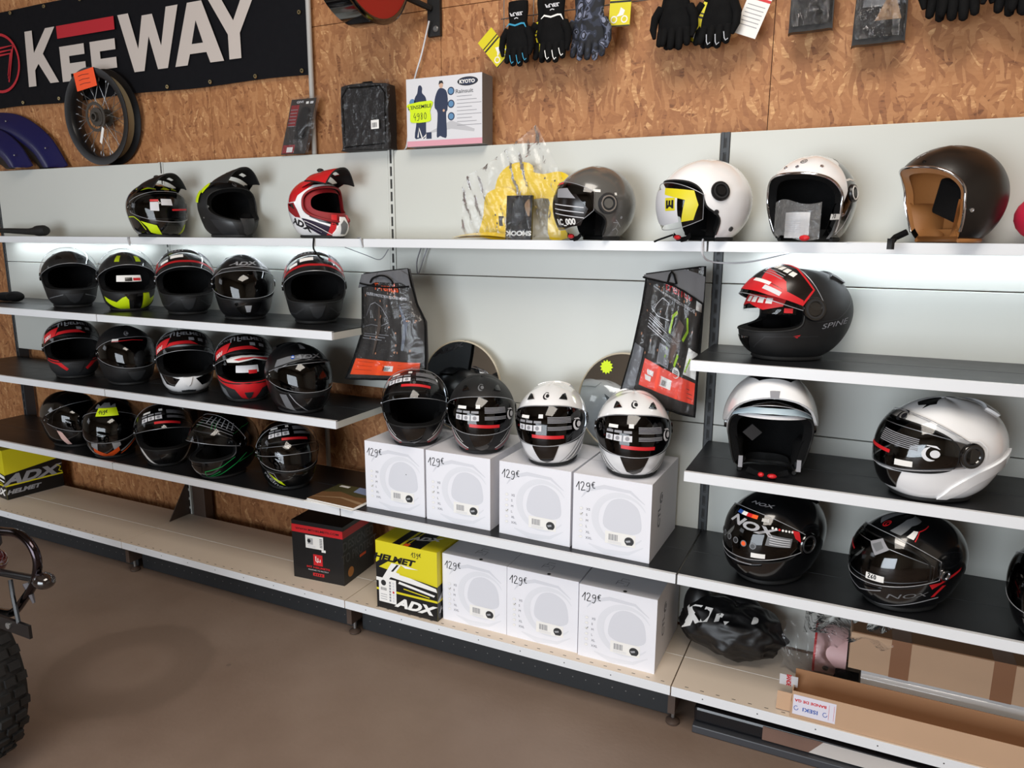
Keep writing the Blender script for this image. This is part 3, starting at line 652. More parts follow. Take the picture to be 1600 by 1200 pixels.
# ---- middle row
h = H('dark helmet with red chin line, leftmost on the middle row', -1.79, -.235, ROW3, 4, base=DG)
h.dec([(-70, -12), (-30, -14), (-14, -28), (-18, -32), (-34, -22), (-70, -20)], PRED, mirror=True); h.visor(38, film=film_mt); h.chinvent(DG, 12, -20, -38); h.topvents(); h.done()
h = H('plain matte black helmet with small moon emblem, second on the middle row', -1.40, -.23, ROW3, 14)
h.logo(-8, 52, 6, MGREY); h.visor(0, m=TINT); h.chinvent(DG); h.pricetag(h.vm, -34, 34, 14, 6); h.rib([(-40, 31), (0, 33), (20, 30)], 1.2, PRED, mp=h.vm, off=.0045); h.dec([(34, -14), (60, -14), (50, -40), (30, -34)], DG); h.done()
h = H('white-chinned full-face helmet with raised visor, centre of the middle row', -.985, -.24, ROW3, 0, base=WHG)
h.dec([(-12, -20), (-40, -15), (-56, -18), (-44, -34), (-24, -34)], GBLK, mirror=True); h.dec([(-14, -56), (-14, -42), (0, -40), (14, -42), (14, -56)], DG); h.visor(38, film=film_mt); h.plate([(-7, -17), (7, -17), (4, -28), (0, -32), (-4, -28)], WHG, .005, 'chin_vent'); h.topvents(GBLK); h.done()
h = H('red-chinned helmet with inner sun visor sticker, fourth on the middle row', -.63, -.235, ROW3, 3, base=DG)
h.dec([(-80, -8), (-50, -10), (-20, -14), (20, -14), (50, -10), (80, -8), (80, -16), (50, -22), (22, -26), (12, -42), (0, -46), (-12, -42), (-22, -26), (-50, -22), (-80, -16)], PRED)
h.dec([(-34, -60), (-44, -30), (-66, -26), (-60, -40)], GREYG, mirror=True)
b = MB(); g = lambda P, off=0.: h.S(P, -.010+off); b.grid(lambda u, v: g(np.array([(-58+116*u, 12+18*v)]))[0], 20, 4, clear('sun_shield', (.6, .6, .62), .05)); b.decal(g, [(-40, 22), (-30, 27), (-10, 30), (10, 30), (34, 26), (56, 24), (40, 16), (14, 22), (-14, 17), (-36, 17)], PAPER, .001, 4); b.decal(g, [(-24, 22), (-8, 26), (10, 26), (34, 24), (50, 22), (38, 18), (14, 24), (-14, 20)], PRED, .002, 4); b.build('sun_visor', h.root)
b = MB(); b.grid(lambda u, v: h.S(np.array([(-22+44*u, -2+14*v)]), -.03)[0], 8, 4, LGREY); b.grid(lambda u, v: h.S(np.array([(2+16*u, -4+7*v)]), -.029)[0], 5, 3, PRED); b.build('leaflet', h.root)
h.visor(38, film=film_mt); h.chinvent(DG, 7, -30, -44); h.done()
h = H('black and grey helmet with brow lettering, rightmost on the middle row', -.275, -.30, ROW3, 22, base=BLK)
h.dec([(-70, 24), (-34, 34), (-10, 39), (8, 39), (-10, 48), (-44, 44), (-70, 38)], GREYG); h.sh.text(h.S, 'ADX', (0, 42), 8, SILV, .0014, .03, .35, 2.4, rot=-.05); h.visor(0, m=TINT, uv=vband(-14, 29, 0, 14)); h.dec(circle((-32, 42), 4), BLUEP, .002); h.rib([(-34.5, 42), (-29.5, 42)], 2, PAPER, .0026)
h.rib([(-40, -16), (-28, -30), (-8, -46)], 1.4, SILV); h.rib([(40, -18), (28, -32), (16, -50)], 1.4, SILV); h.dec([(-60, -22), (-44, -20), (-30, -48), (-50, -44)], GREYG); h.rib([(-70, 16), (-40, 30), (0, 36), (50, 28), (70, 14)], 1.1, SILV)
h.dec([(-12, 62), (8, 62), (8, 86), (-12, 86)], SILV); h.chinvent(GBLK, 16, -22, -40); h.spoiler(); h.done()
# ---- lower row
h = H('unlit black helmet with pink-white chin flash, leftmost on the lower row', -1.82, -.265, ROW4, 30, base=GBLK)
h.dec([(-64, -12), (-50, -20), (-34, -44), (-44, -46), (-56, -34)], mat('pale_pink', 'd8b4ac', .4)); h.rib([(-70, 0), (-66, 20), (-50, 36)], 1.2, SILV); h.visor(0, m=TINT); h.chinvent(GBLK); h.topvents(); h.done()
h = H('black helmet with an orange V on its chin and a yellow price note', -1.475, -.285, ROW4, -16, base=GBLK)
h.dec([(-22, -26), (0, -38), (22, -26), (24, -34), (0, -54), (-24, -34)], ORG); h.dec([(-24, -14), (-10, -10), (-14, -30), (-26, -24)], SILV); h.dec([(24, -14), (10, -10), (14, -30), (26, -24)], SILV); h.rib([(26, -36), (60, -20), (84, -12)], 3.4, SILV); h.rib([(26, -42), (60, -26), (84, -18)], 3, ORG)
h.rib([(-26, -36), (-60, -20), (-84, -12)], 3.4, SILV); h.visor(0, m=TINT); h.topvents(GREYG, 20, 56); h.plate([(-16, 50), (16, 50), (12, 66), (-12, 66)], GREYG, .004, 'top_vent')
b = MB(); q = lambda P, off=0.: h.S(P, .012+off); b.decal(q, rect(-14, 28, 30, 47), NEON, 0, 4); hand(b, q, '149e', (-9, 34), 8, INK, 1.3, 0, .001); b.build('price_tag', h.root); h.done()
h = H('black helmet with white chin flashes and raised visor, centre of the lower row', -1.14, -.265, ROW4, 2, base=BLK)
h.dec([(-64, -16), (-50, -20), (-20, -50), (-32, -46)], PAPER, mirror=True); h.rib([(-62, -22), (-44, -36), (-26, -52)], 1.3, PAPER, mirror=True); h.dec([(-10, 50), (4, 50), (4, 86), (-10, 86)], MGREY); h.visor(34, film=film_tr); h.chinvent(GBLK); h.topvents(); h.done()
h = H('black helmet with green pinstripes and lifted clear visor, facing left on the lower row', -.75, -.275, ROW4, -50, base=GBLK, trim=DG)
for k_ in (0, 9): h.rib([(24+k_, 40), (22+k_, 56), (30+k_, 74), (80+k_, 82)], [1.5, 2.6, 2, .8], GRN); h.rib([(-24-k_, 40), (-22-k_, 56), (-30-k_, 74)], 1.6, GRN)
h.rib([(8, -48), (40, -42), (75, -30), (100, -14)], 1.8, GRN); h.rib([(14, -32), (44, -28), (70, -16)], 1.5, GRN); h.rib([(70, 30), (100, 40), (130, 40)], 1.1, GRN); h.rib([(80, -30), (120, -20), (140, 10)], 1.1, GRN)
h.rib([(14, -32), (10, -46), (40, -36)], 1.5, GRN); h.visor(30, film=lambda b, mp: [b.ribbon(mp, [(10+i*9, 18), (10+i*9, 34)], 2, SILV, .001, 4) for i in range(6)]+[b.ribbon(mp, [(-8, 12+i*5), (60, 10+i*5)], .8, MGREY, .0014, 4) for i in range(4)]); h.chinvent(GBLK, 12); h.done()
h = H('black helmet with neon and white chin lettering, rightmost on the lower row', -.40, -.255, ROW4, 10, base=GBLK)
h.sh.text(h.S, 'racing1', (-38, -36), 9, SILV, .0012, .02, .3, 1.4, rot=-.5); h.dec([(-46, -22), (-30, -34), (-16, -40), (-22, -32)], NEON); h.dec([(40, -32), (62, -18), (48, -24)], NEON); h.sh.text(h.S, 'gp', (38, -38), 9, SILV, .0012, .02, .3, 1.4, rot=.4); h.rib([(-50, -20), (-34, -20), (-26, -34), (-40, -30), (-50, -20)], 1, SILV)
h.visor(26, film=lambda b, mp: film_tr(b, mp, True, 14)); h.visor(0, gap=.001, uv=vband(-14, 26, 0, 14), m=TINT, name='inner_visor', pivot=False); h.chinvent(GBLK, 14); h.done()
# ---- on the cartons
def boxh(label, x, y, rel, base, vis, flash, m2, vr=0, tilt=(0, 0)):
    h = H(label, x, y, BOXT, rel, base=base, tilt=tilt)
    if flash == 'red':
        h.dec([(-70, -8), (-62, -8), (-40, -34), (-24, -42), (-34, -50), (-56, -44), (-66, -30)], GREYG, mirror=True); h.rib([(-68, -10), (-50, -28), (-22, -40)], 2, PAPER, mirror=True); h.rib([(-66, -16), (-52, -34), (-24, -44), (-36, -50)], 1.6, PRED, mirror=True)
        h.rib([(-60, -4), (-46, -20), (-30, -32)], 1.2, PAPER, mirror=True)
    else:
        h.dec([(-76, -14), (-50, -30), (-30, -42), (-50, -50), (-72, -36)], GREYG, mirror=True); h.rib([(-78, -18), (-54, -34), (-34, -46)], 3.6, PAPER, mirror=True); h.rib([(-70, -6), (-40, -30), (-20, -44)], 1.2, GREYG, mirror=True); h.dec([(-90, 0), (-120, 10), (-130, 30), (-110, 20), (-88, 8)], GREYG, mirror=True)
    h.logo(0, 52, 6.5, m2); h.topvents(GBLK, 34, 50)
    if vr: h.visor(vr, film=lambda b, mp: film_tr(b, mp, True, 8))
    else: h.visor(0, m=FBRN, uv=vband(-17, 34, -6, 14), film=lambda b, mp: (film_tr(b, mp), h.logo(48, 6, 7, LGREY, mp, b, .0016)))
    h.chinvent(GBLK, 17, -18, -42); h.spoiler(); return h.done()
boxh('matte black helmet with raised visor on the leftmost upper carton', .255, -.25, -3, BLK, 0, 'red', GREYG, 36)
boxh('matte black helmet with closed printed visor on a carton', .53, -.22, 0, MBLK, 0, 'red', GREYG)
boxh('white full-face helmet turned slightly left on the third upper carton', .83, -.235, -9, WHG, 0, 'grey', INK, tilt=(0, -3))
boxh('white full-face helmet on the rightmost upper carton', 1.12, -.235, 3, WHG, 0, 'grey', INK)
# ---- right bay
h = H('matte black helmet with red-stickered lifted visor, alone on its shelf', 1.600, -.185, 1.2583, -58, base=MBLK, k=(1.02, 1.08, 1.0))
def fbig(b, mp):
    D = lambda q, m, o=.001: b.decal(mp, q, m, o, 4)
    D([(-64, -4), (-30, -10), (0, -12), (30, -10), (66, -2), (66, 22), (30, 36), (0, 38), (-30, 36), (-64, 26)], FBLK); D([(-64, -4), (-30, -10), (0, -12), (30, -10), (66, -2), (64, 4), (34, 2), (0, 4), (-30, 2), (-62, 4)], PRED, .0014)
    b.ribbon(mp, [(-64, 26), (-30, 36), (0, 38), (30, 36), (66, 22), (66, -2)], 2.4, PRED, .0016, 4); D([(0, 22), (36, 12), (44, 2), (10, 4)], PRED, .0016)
    for i in range(4): D(rect(4+i*9, 11+i*9, 24-i, 31-i), PAPER, .0018)
    D(rect(0, 24, 0, 4), PAPER, .0018); D(rect(20, 40, -6, -1), LGREY, .002)
    for i in range(3): b.ribbon(mp, [(0, 20-i*3), (30, 18-i*3)], 1, MGREY, .0018, 4)
h.visor(36, film=fbig, pivot=False)
b = MB(); g = lambda P, off=0.: h.S(P, -.008+off); b.grid(lambda u, v: g(np.array([(-62+124*u, 4+24*v)]))[0], 24, 5, CLR); b.decal(g, [(-50, 26), (50, 26), (46, 14), (24, 8), (0, 14), (-24, 8), (-46, 14)], PRED, .001, 4)
for i in range(4): b.decal(g, rect(-8+i*11, i*11, 16, 23), PAPER, .0018, 4)
b.build('sun_visor', h.root)
h.disc(84, 12, .036, GBLK, .006, DG); h.disc(-84, 12, .036, GBLK, .006, DG); h.rib([(14, -34), (30, -22), (80, -26), (96, -26)], 1, DG); h.rib([(90, -6), (120, -2), (150, 20)], 1, DG); h.sh.text(h.S, 'SPINE', (118, -8), 7, MGREY, .001, 0, .2, 1.6, rot=.2)
h.dec([(60, -24), (70, -23), (66, -27)], PRED); h.chinvent(GBLK, 12); h.topvents(); h.spoiler(); h.done()
for s_ in (0,):
    b = MB(); b.decal(h.S, rect(48, 58, 6, 12), PRED, -.006); b.build('cheek_label', h.root)
JP = smoothpoly([(-60, -95), (-63, -45), (-64, -10), (-62, 14), (-46, 26), (-18, 31), (18, 31), (46, 26), (62, 14), (64, -10), (63, -45), (60, -95)], 5)
h = H('white flip-up helmet with its chin bar raised, facing the room', 1.56, -.265, .9082, 4, base=WHG, port=JP, k=(1.03, 1.0, 1.0))
h.dec([(-52, 29), (-24, 34), (0, 35), (24, 34), (52, 29), (46, 42), (24, 50), (0, 53), (-24, 50), (-46, 42)], GBLK, .003); h.dec([(-58, 22), (-30, 28), (0, 29.5), (30, 28), (58, 22), (54, 30), (30, 36), (0, 37), (-30, 36), (-54, 30)], mat('pale_blue_strip', 'b9ccd6', .3), .006)
mp = h.S.raised(98, .012, (.0, .012)); b = MB()
A, F_ = agrid(-86, 86, -60, 6, 4, 4); low = smoothpoly(mir([(0, -10), (34, -8), (66, 2), (84, 6), (84, -18), (56, -44), (28, -54), (0, -56)])[:-1], 4); A, F_ = clip(A, F_, lambda P: pseg(P, low))
b.add(mp(A), F_, WHG); b.add(mp(A, -.008), F_, GBLK); P = np.array(low+[low[0]]); n = len(P); b.add(np.concatenate([mp(P), mp(P, -.008)]), [(i, i+1, n+i+1, n+i) for i in range(n-1)], WHG)
b.decal(mp, [(-26, -20), (26, -20), (17, -37), (-17, -37)], GBLK, .0015, 4); b.decal(mp, [(-7, -50), (7, -50), (7, -57), (-7, -57)], MGREY, .002, 4); b.build('chin_bar', h.root, smooth=50)
h.visor(40, gap=.006, uv=vband(-6, 34, 2, 16, 84)); h.vis.name = 'visor'
b = MB(); b.grid(lambda u, v: h.S(np.array([(-58+116*u, 24+5*v)]), -.004)[0], 24, 3, LGREY); b.build('sun_visor', h.root)
for s_ in (-1, 1): h.disc(s_*68, -2, .006, STEEL, .003, mp=lambda P, off=0.: h.S(P, -.02), name='snap_button')
for s_ in (-1, 1):
    b = MB(); b.box(s_*.082-.006, s_*.082+.006, -.125, -.12, .04, .075, MGREY); b.build('latch_plate', h.root)
h.topvents(GBLK, 30, 60); b = MB(); b.blob((.012, -.1, .012), (.014, .01, .007), PRED); b.blob((-.02, -.105, .016), (.009, .009, .007), PRED); b.build('buckle', h.root)
b = MB(); b.box(-.028, .012, -.004, 0, -.02, .02, DG); o = b.build('leaflet', h.root, loc=(-.045, -.06, .13)); o.rotation_euler = (.3, .7, .2); h.strap(); h.done()
h = H('white flip-up helmet with closed visor and side dial, facing left', 2.02, -.27, .9082, -50, base=WHG, k=(1.05, 1.1, 1.03))
h.visor(0, gap=.002, uv=vband(-15, 27, -8, 16, 86), m=FBLK if 0 else TINT, name='visor', pivot=False); h.visor(0, gap=.006, uv=vband(-15, 44, -10, 18, 84), name='outer_visor', pivot=False, film=lambda b, mp: (b.ribbon(mp, [(-22, 2), (10, 0)], 3.2, PRED, .0012, 4), [b.ribbon(mp, [(-6, 20-i*1.8), (34, 17-i*1.8)], .8, MGREY, .0012, 4) for i in range(7)], h.logo(47, 5, 7, LGREY, mp, b, .0014), h.logo(4, 38, 6, INK, mp, b, .0014)))
h.pricetag(h.vm, 24, -8, 15, 5.5); h.disc(86, 4, .036, GBLK, .007, DG); h.disc(-86, 4, .036, GBLK, .007, DG); h.rib([(70, 24), (78, 22), (94, 22), (104, 12), (104, -4)], 1.4, WHG, .004)
h.dec([(-16, 62), (0, 58), (14, 62), (16, 54), (22, 62), (34, 66), (20, 86), (-20, 86)], GBLK); h.chinvent(GBLK, 24, -18, -40, poly=[(-22, -18), (22, -18), (14, -36), (-14, -36)])
h.plate([(56, -50), (70, -36), (100, -18), (150, 4), (150, -10), (100, -34), (70, -52)], WHG, .006, 'side_fin', mirror=True); h.rib([(10, 44), (40, 38), (74, 26)], 1, LGREY, .001, mirror=True); h.spoiler(); h.done()
h = H('glossy black flip-up helmet with tricolour strip and white lettering on the visor', 1.60, -.255, ROW4, -40, base=NIGHT, k=(1.04, 1.06, 1.02))
def fnox(b, mp):
    D = lambda q, m, o=.001: b.decal(mp, q, m, o, 4)
    for i, c in enumerate((BLUEP, PAPER, PRED, ORG)): D(rect(-14+i*8, -6+i*8, 31, 35.5), c); b.text(mp, 'NOX', (14, 22), 9, LGREY, .0014, .04, .3, 1.9, rot=-.1); D(rect(24, 33, 30, 34), PAPER)
    for i in range(7): D(circle((38+i*4, 25-i*.5), 1.4, 8), PAPER if i != 2 else PRED, .0014)
    D([(62, 24), (72, 22), (74, 8), (66, 14)], PRED); D([(34, 18), (62, 14), (60, 3), (32, 5)], GREYG)
    for i in range(4): b.ribbon(mp, [(36, 15-i*2.6), (59, 12-i*2.6)], .8, LGREY, .0016, 4)
    for i in range(6): D(circle((-30+i*10, 3-i*.3), 3.4, 12), GREYG, .0014); D(circle((-30+i*10, 3-i*.3), 2.4, 12), DG if i != 4 else ORG, .0018)
h.visor(0, m=TINT, film=fnox, uv=vband(-14, 40, -4, 16, 84), pivot=False, gap=.005); h.pricetag(h.vm, 26, -8, 14, 5)
h.sh.text(h.S, 'NOX', (14, 52), 4.5, MGREY, .001, .02, .3, 3); h.disc(88, 4, .036, GBLK, .007, DG); h.disc(-88, 4, .036, GBLK, .007, DG)
h.plate([(-30, -20), (0, -24), (30, -20), (12, -32), (-12, -32)], GBLK, .005, 'chin_vent'); h.rib([(-36, -14), (-10, -19), (20, -19)], 1, SILV, .006); h.spoiler(); h.done()
h = H('glossy black flip-up helmet with red emblem and grey crown stripes', 1.975, -.27, ROW4, -44, base=NIGHT, k=(1.01, 1.04, .99))
h.dec([(-30, 56), (-12, 50), (-16, 84), (-50, 84)], GREYG); h.dec([(14, 46), (32, 44), (46, 60), (80, 72), (70, 84), (30, 70)], GREYG); h.dec([(40, 44), (50, 42), (58, 54), (50, 54)], PAPER); h.rib([(52, 40), (60, 54), (90, 64)], 1.4, PRED)
h.sh.ribbon(h.S, [(-2+6*math.cos(t), 54+5*math.sin(t)) for t in np.linspace(0, 2*PI, 24)], 1.6, PRED, .001); h.sh.ribbon(h.S, [(0+3*math.cos(t), 54+3*math.sin(t)) for t in np.linspace(0, 2*PI, 20)], 1.4, PRED, .001)
h.visor(0, m=CLR, uv=vband(-16, 42, -6, 18, 84), pivot=False, gap=.006, film=lambda b, mp: (b.decal(mp, [(2, 26), (14, 34), (26, 24), (14, 14)], MGREY, .0012, 4), b.decal(mp, [(6, 24), (14, 30), (20, 24), (14, 18)], GREYG, .0016, 4), b.ribbon(mp, [(-36, 16), (-14, 10)], 2, DRED, .0012, 4)))
h.visor(0, m=TINT, gap=.001, uv=vband(-12, 26, -6, 12, 76), name='inner_visor', pivot=False)
h.pricetag(h.S.raised(0, .006), 18, -8, 17, 6.5, '260', off=.003, size=4.5); h.disc(92, 0, .018, CHR, .008, DG); h.dec([(74, -14), (98, -12), (120, 0), (122, 4), (98, -6), (80, -22)], PRED); h.dec([(82, -34), (96, -18), (102, -18), (88, -34)], PRED)
h.sh.text(h.S, 'NOX', (52, -28), 6, GREYG, .001, 0, .2, 2.4); h.rib([(10, -44), (50, -40), (96, -36)], 1.4, SILV, mirror=True); h.rib([(-40, -50), (-22, -54)], 1.2, PRED); h.plate([(-24, -20), (0, -22), (24, -20), (10, -34), (-10, -34)], NIGHT, .005, 'chin_vent'); h.rib([(-24, -19), (0, -27), (24, -21)], 1, SILV, .006); h.done()
h = H('dark brown-black helmet with thin red side line, cut by the right edge of the photo', 2.36, -.30, ROW4, -20, base=NIGHT, k=(1.04, 1.06, 1.02))
h.rib([(-84, 30), (-88, 8), (-80, -14), (-70, -30)], 2.2, PRED, mirror=True); h.visor(0, m=TINT); h.chinvent(GBLK); h.topvents(); h.done()
# ---- top shelf
def peak(h, m, mu, rise=.035, ln=.135, w=.088, tip=.86, a0=26, white=None):
    zc = h.S.zc; b = MB()
    def fn(u, v):            # u -1..1 across, v 0 crown .. 1 tip
        x = w*u*(1-(1-tip)*v**2); y = -.035-.105*v-.028*v*(1-abs(u)); z = zc+.128*h.S.k[2]+.010+rise*v*1.35-.014*v*v-(.034+.030*v)*abs(u)**2.4
        return np.array((x, y, z))
    nu, nv = 21, 12; V = [fn(-1+2*i/(nu-1), j/(nv-1)) for j in range(nv) for i in range(nu)]; F = []
    for j in range(nv-1):
        for i in range(nu-1):
            u = abs(-1+2*(i+.5)/(nu-1)); v = (j+.5)/(nv-1)
            if .34 < u < .62 and .22 < v < .46: continue
            F.append((j*nu+i, j*nu+i+1, (j+1)*nu+i+1, (j+1)*nu+i))
    b.add(V, F, m); b.add([p-np.array((0, 0, .004)) for p in V], F, mu)
    for s in (-1, 1):
        edge = [fn(s, j/(nv-1)) for j in range(nv)]; b.tube([p-np.array((0, 0, .002)) for p in edge], .003, mu, 6)
        # side arm down to the shell
        A = h.S(np.array([(s*78, 40)]), .004)[0]; B = h.S(np.array([(s*62, 54)]), .004)[0]; C = fn(s, .0); D_ = fn(s, .45)
        b.add([A, B, C, D_, A*1.0+np.array((s*.004, 0, 0))], [(0, 2, 3), (0, 1, 2)], m); b.add([A-np.array((s*.003, 0, 0)), B-np.array((s*.003, 0, 0)), C-np.array((s*.003, 0, 0)), D_-np.array((s*.003, 0, 0))], [(0, 2, 3), (0, 1, 2)], mu)
    b.tube([fn(-1+2*i/20, 1)-np.array((0, 0, .002)) for i in range(21)], .003, mu, 6)
    b.blob((0, -.03, zc+.136), (.014, .014, .008), mu); return b.build('peak', h.root, smooth=40)
h = H('black adventure helmet with neon yellow stripes and clear visor under a peak', -1.215, -.14, BAR, 26, base=GBLK, k=(.98, .9, .9))
peak(h, BLK, MBLK, rise=.026); h.visor(0, uv=vband(-20, 38, -6, 18, 84), gap=.006, film=lambda b, mp: (b.ribbon(mp, [(0, 0), (34, 2)], 3, PRED, .001, 4), b.decal(mp, rect(-34, -20, -2, 14), LGREY, .001, 4), b.decal(mp, rect(-16, 2, 8, 20), LGREY, .001, 4), b.decal(mp, rect(-34, -20, 15, 19), PRED, .0012, 4)))
h.dec([(-60, -24), (-26, -28), (-16, -48), (-40, -44), (-46, -34)], NEON); h.dec([(60, -24), (30, -28), (24, -48), (40, -44)], NEON); h.rib([(-110, -16), (-80, -16), (-64, -24), (-50, -40)], 2, NEON); h.dec([(-64, 44), (-40, 48), (-20, 46), (-40, 56)], NEON); h.dec([(-10, 46), (16, 46), (6, 62), (0, 52)], NEON); h.dec([(22, 46), (50, 44), (36, 58)], NEON); h.dec([(-96, 50), (-70, 46), (-66, 56), (-92, 62)], NEON)
h.chinvent(GBLK, 16, -26, -46); h.done()
h = H('matte black motocross helmet with a neon yellow tag on its left side', -.775, -.135, BAR, 30, kind='mx', base=MBLK, k=(1.0, .82, .93))
peak(h, MBLK, MBLK, rise=.032); h.logo(0, 50, 6, MGREY); h.dec([(-66, -24), (-20, -20), (-8, -40), (-40, -50)], DG); h.chinvent(DG, 10, -14, -36, t=.006); h.disc(-66, 2, .006, STEEL, .002); h.disc(-92, -22, .004, STEEL, .002)
b = MB(); q = lambda P, off=0.: h.S(P, .004+off); b.decal(q, [(-108, 34), (-86, 30), (-74, 52), (-96, 58)], NEON, 0, 4); b.decal(q, [(-124, 12), (-96, 10), (-92, 34), (-112, 36)], NEON, .003, 4); b.build('price_tag', h.root); h.done()
h = H('red, white and black motocross helmet with a red lining', -.278, -.135, BAR, 42, kind='mx', base=WHG, k=(.92, .78, .9), liner=FAB, trim=DRED, trimr=.005, pads=DRED)
peak(h, RED, MBLK, rise=.022); h.dec([(-120, 10), (-90, 12), (-84, 24), (-40, 50), (-20, 70), (-60, 76), (-110, 60), (-124, 30)], RED); h.dec([(120, 10), (90, 12), (84, 24), (40, 50), (20, 70), (60, 76), (110, 60), (124, 30)], RED)
h.dec([(-60, 46), (-20, 48), (20, 48), (60, 46), (30, 62), (-30, 62)], BLK, .001); h.dec([(-130, 8), (-96, 10), (-86, -4), (-80, -22), (-100, -20), (-128, -6)], DRED, mirror=True); h.dec([(-122, 6), (-100, 8), (-94, -4)], GBLK, .0012, True)
h.dec([(-78, -22), (-40, -24), (-10, -26), (-4, -50), (-30, -46), (-60, -40)], PURP, .0008, True); h.rib([(-70, -27), (-30, -33), (-8, -38)], 1.2, PAPER, .0014, True); h.rib([(-66, -33), (-30, -39)], .9, SILV, .0014, True); h.sh.text(h.S, 'ADX', (-84, -34), 13, INK, .0014, .05, .3, 1.7, rot=-.25)
h.plate([(-4, -12), (4, -12), (14, -34), (10, -50), (-10, -50), (-14, -34)], WHG, .006, 'mouth_guard'); h.dec([(-16, -10), (-8, -10), (-14, -40), (-22, -44)], PRED, .001, True); h.dec([(-6, -20), (0, -15), (6, -20), (4, -32), (-4, -32)], GREYG, .0075)
b = MB(); g = lambda P, off=0.: h.S(P, -.012+off); pt = h.port; n = len(pt); inner = [(x*.74, 11+(y-11)*.66) for x, y in pt]; Q = np.array(pt+inner); b.add(g(Q), [(i, (i+1) % n, n+(i+1) % n, n+i) for i in range(n)], DRED); b.build('goggle_padding', h.root, smooth=60)
h.dec([(-50, -13.5), (-30, -18), (-8, -19), (-8, -22), (-34, -22), (-54, -17)], BLK, .001, True); h.done()
def jetv(b, mp): pass
JPT = smoothpoly([(-78, -95), (-86, -45), (-86, -22), (-66, -6), (-58, 14), (-44, 24), (-18, 28), (18, 28), (44, 24), (58, 14), (66, -6), (86, -22), (86, -45), (78, -95)], 5)
h = H('grey open-face helmet with short printed visor and round side cap', .934, -.163, BAR, -66, kind='jet', base=GUN, port=JPT, k=(.94, .95, .97))
h.visor(0, gap=.006, uv=vband(-34, 32, -8, 18, 66), pivot=False, m=TINT, film=lambda b, mp: (b.decal(mp, [(-40, 14), (40, 14), (58, -6), (46, -28), (20, -30), (-20, -30), (-46, -28)], FBLK, .001, 4), b.decal(mp, [(0, 22), (24, 22), (40, 8), (6, 10)], MGREY, .0014, 4), b.text(mp, 'RC_000', (20, -22), 8, PAPER, .0016, .04), [b.ribbon(mp, [(0, 2-i*6), (52, -4-i*7)], 1.1, LGREY, .0015, 4) for i in range(3)], b.ribbon(mp, [(-30, 28), (10, 30)], 3, PRED, .0014, 4)))
for s_ in (-1, 1): h.disc(s_*88, 2, .034, DG, .008, CHR, cap=GUN)
h.sh.ribbon(h.S, [(106, -22), (112, -26), (110, -34), (104, -38)], 1.2, SILV); h.sh.ribbon(h.S, [(110, -34), (118, -38), (120, -44)], 1.2, SILV); h.sh.ribbon(h.S, [(102, -26), (112, -26), (120, -32)], 1.2, SILV); h.dec(circle((116, -18), 2.2, 10), SILV)
h.pricetag(h.S, 70, 20, 12, 4, off=.002); h.dec(rect(100, 104, 14, 18), PAPER); b = MB(); b.blob((.02, -.09, .014), (.016, .01, .008), PRED); b.build('buckle', h.root); h.strap(); h.done()
h = H('white open-face helmet with clear visor carrying a yellow sticker', 1.303, -.168, BAR, -62, kind='jet', base=WHG, port=JPT, k=(1.01, 1.01, 1.0))
h.visor(0, gap=.007, uv=vband(-34, 24, -22, 8, 62), pivot=False, film=lambda b, mp: (b.decal(mp, [(-30, 12), (8, 17), (30, 15), (30, -24), (0, -28), (-28, -24)], LGREY, .001, 4), b.decal(mp, [(8, 17), (50, 13), (56, -4), (50, -22), (34, -24), (40, 2), (10, 9)], YEL, .0014, 4), b.decal(mp, rect(12, 27, -10, 5), YEL, .0014, 4), b.text(mp, 'E', (19.5, -2.5), 10, INK, .002, .06, 0, 1.3, rot=1.57)))  # light grey patch is a white reflection painted onto the clear visor
for s_ in (-1, 1): h.disc(s_*84, 14, .030, BLK, .006, DG, cap=BLK); h.disc(s_*80, -14, .008, DG, .003, name='snap_button'); h.disc(s_*112, -36, .008, DG, .003, name='snap_button')
b = MB(); b.blob((.03, -.1, .012), (.016, .01, .008), PRED); b.tube([(.02, -.11, .02), (0, -.15, .004), (-.01, -.16, -.002)], .003, FAB); b.build('buckle', h.root); h.strap(); h.done()
h = H('white and black open-face helmet with chrome edge and plastic-wrapped lining', 1.617, -.158, BAR, -30, kind='jet', base=WHG, trim=CHR, trimr=.004, k=(.97, .95, 1.0))
h.dec([(66, -50), (72, -10), (84, 12), (88, 50), (130, 66), (180, 60), (180, -50), (120, -50)], GBLK, .0006); h.dec([(-66, -50), (-72, -10), (-84, 12), (-88, 50), (-130, 66), (-180, 60), (-180, -50), (-120, -50)], GBLK)
h.disc(100, 10, .026, BLK, .006, PAPER, cap=BLK); h.disc(-100, 10, .026, BLK, .006, PAPER, cap=BLK); h.rib([(84, 26), (96, 28), (112, 26)], 2.6, PAPER, .001, True); h.rib([(100, -10), (92, -32), (80, -44)], 2.2, LGREY, .001, True)
h.sh.ribbon(h.S, [(10+7*math.cos(t), 56+4.5*math.sin(t)) for t in np.linspace(0, 2*PI, 24)], 1.1, INK, .001); h.sh.text(h.S, 'AGV', (10, 56), 3.6, INK, .001, .03)
for a_ in (-20, 4, 44): h.disc(a_, 44, .0055, CHR, .003, name='snap_button')
h.disc(80, -18, .006, CHR, .003, name='snap_button'); h.pricetag(h.S, 66, -20, 16, 7, '70', off=.004, size=5)
b = MB(); q = clear('wrap_film', (.9, .9, .92), .1, 1.5, .12, .8, 40, .01); b.grid(lambda u, v: (-.075+.15*u, -.062-.03*math.sin(3.1*u), .012+.105*v+.008*math.sin(6*u)), 20, 10, q); b.build('plastic_wrap', h.root, smooth=60)
b = MB(); b.grid(lambda u, v: (-.045+.08*u, -.052-.02*math.sin(3.1*u), .012+.075*v), 8, 6, PAPER)
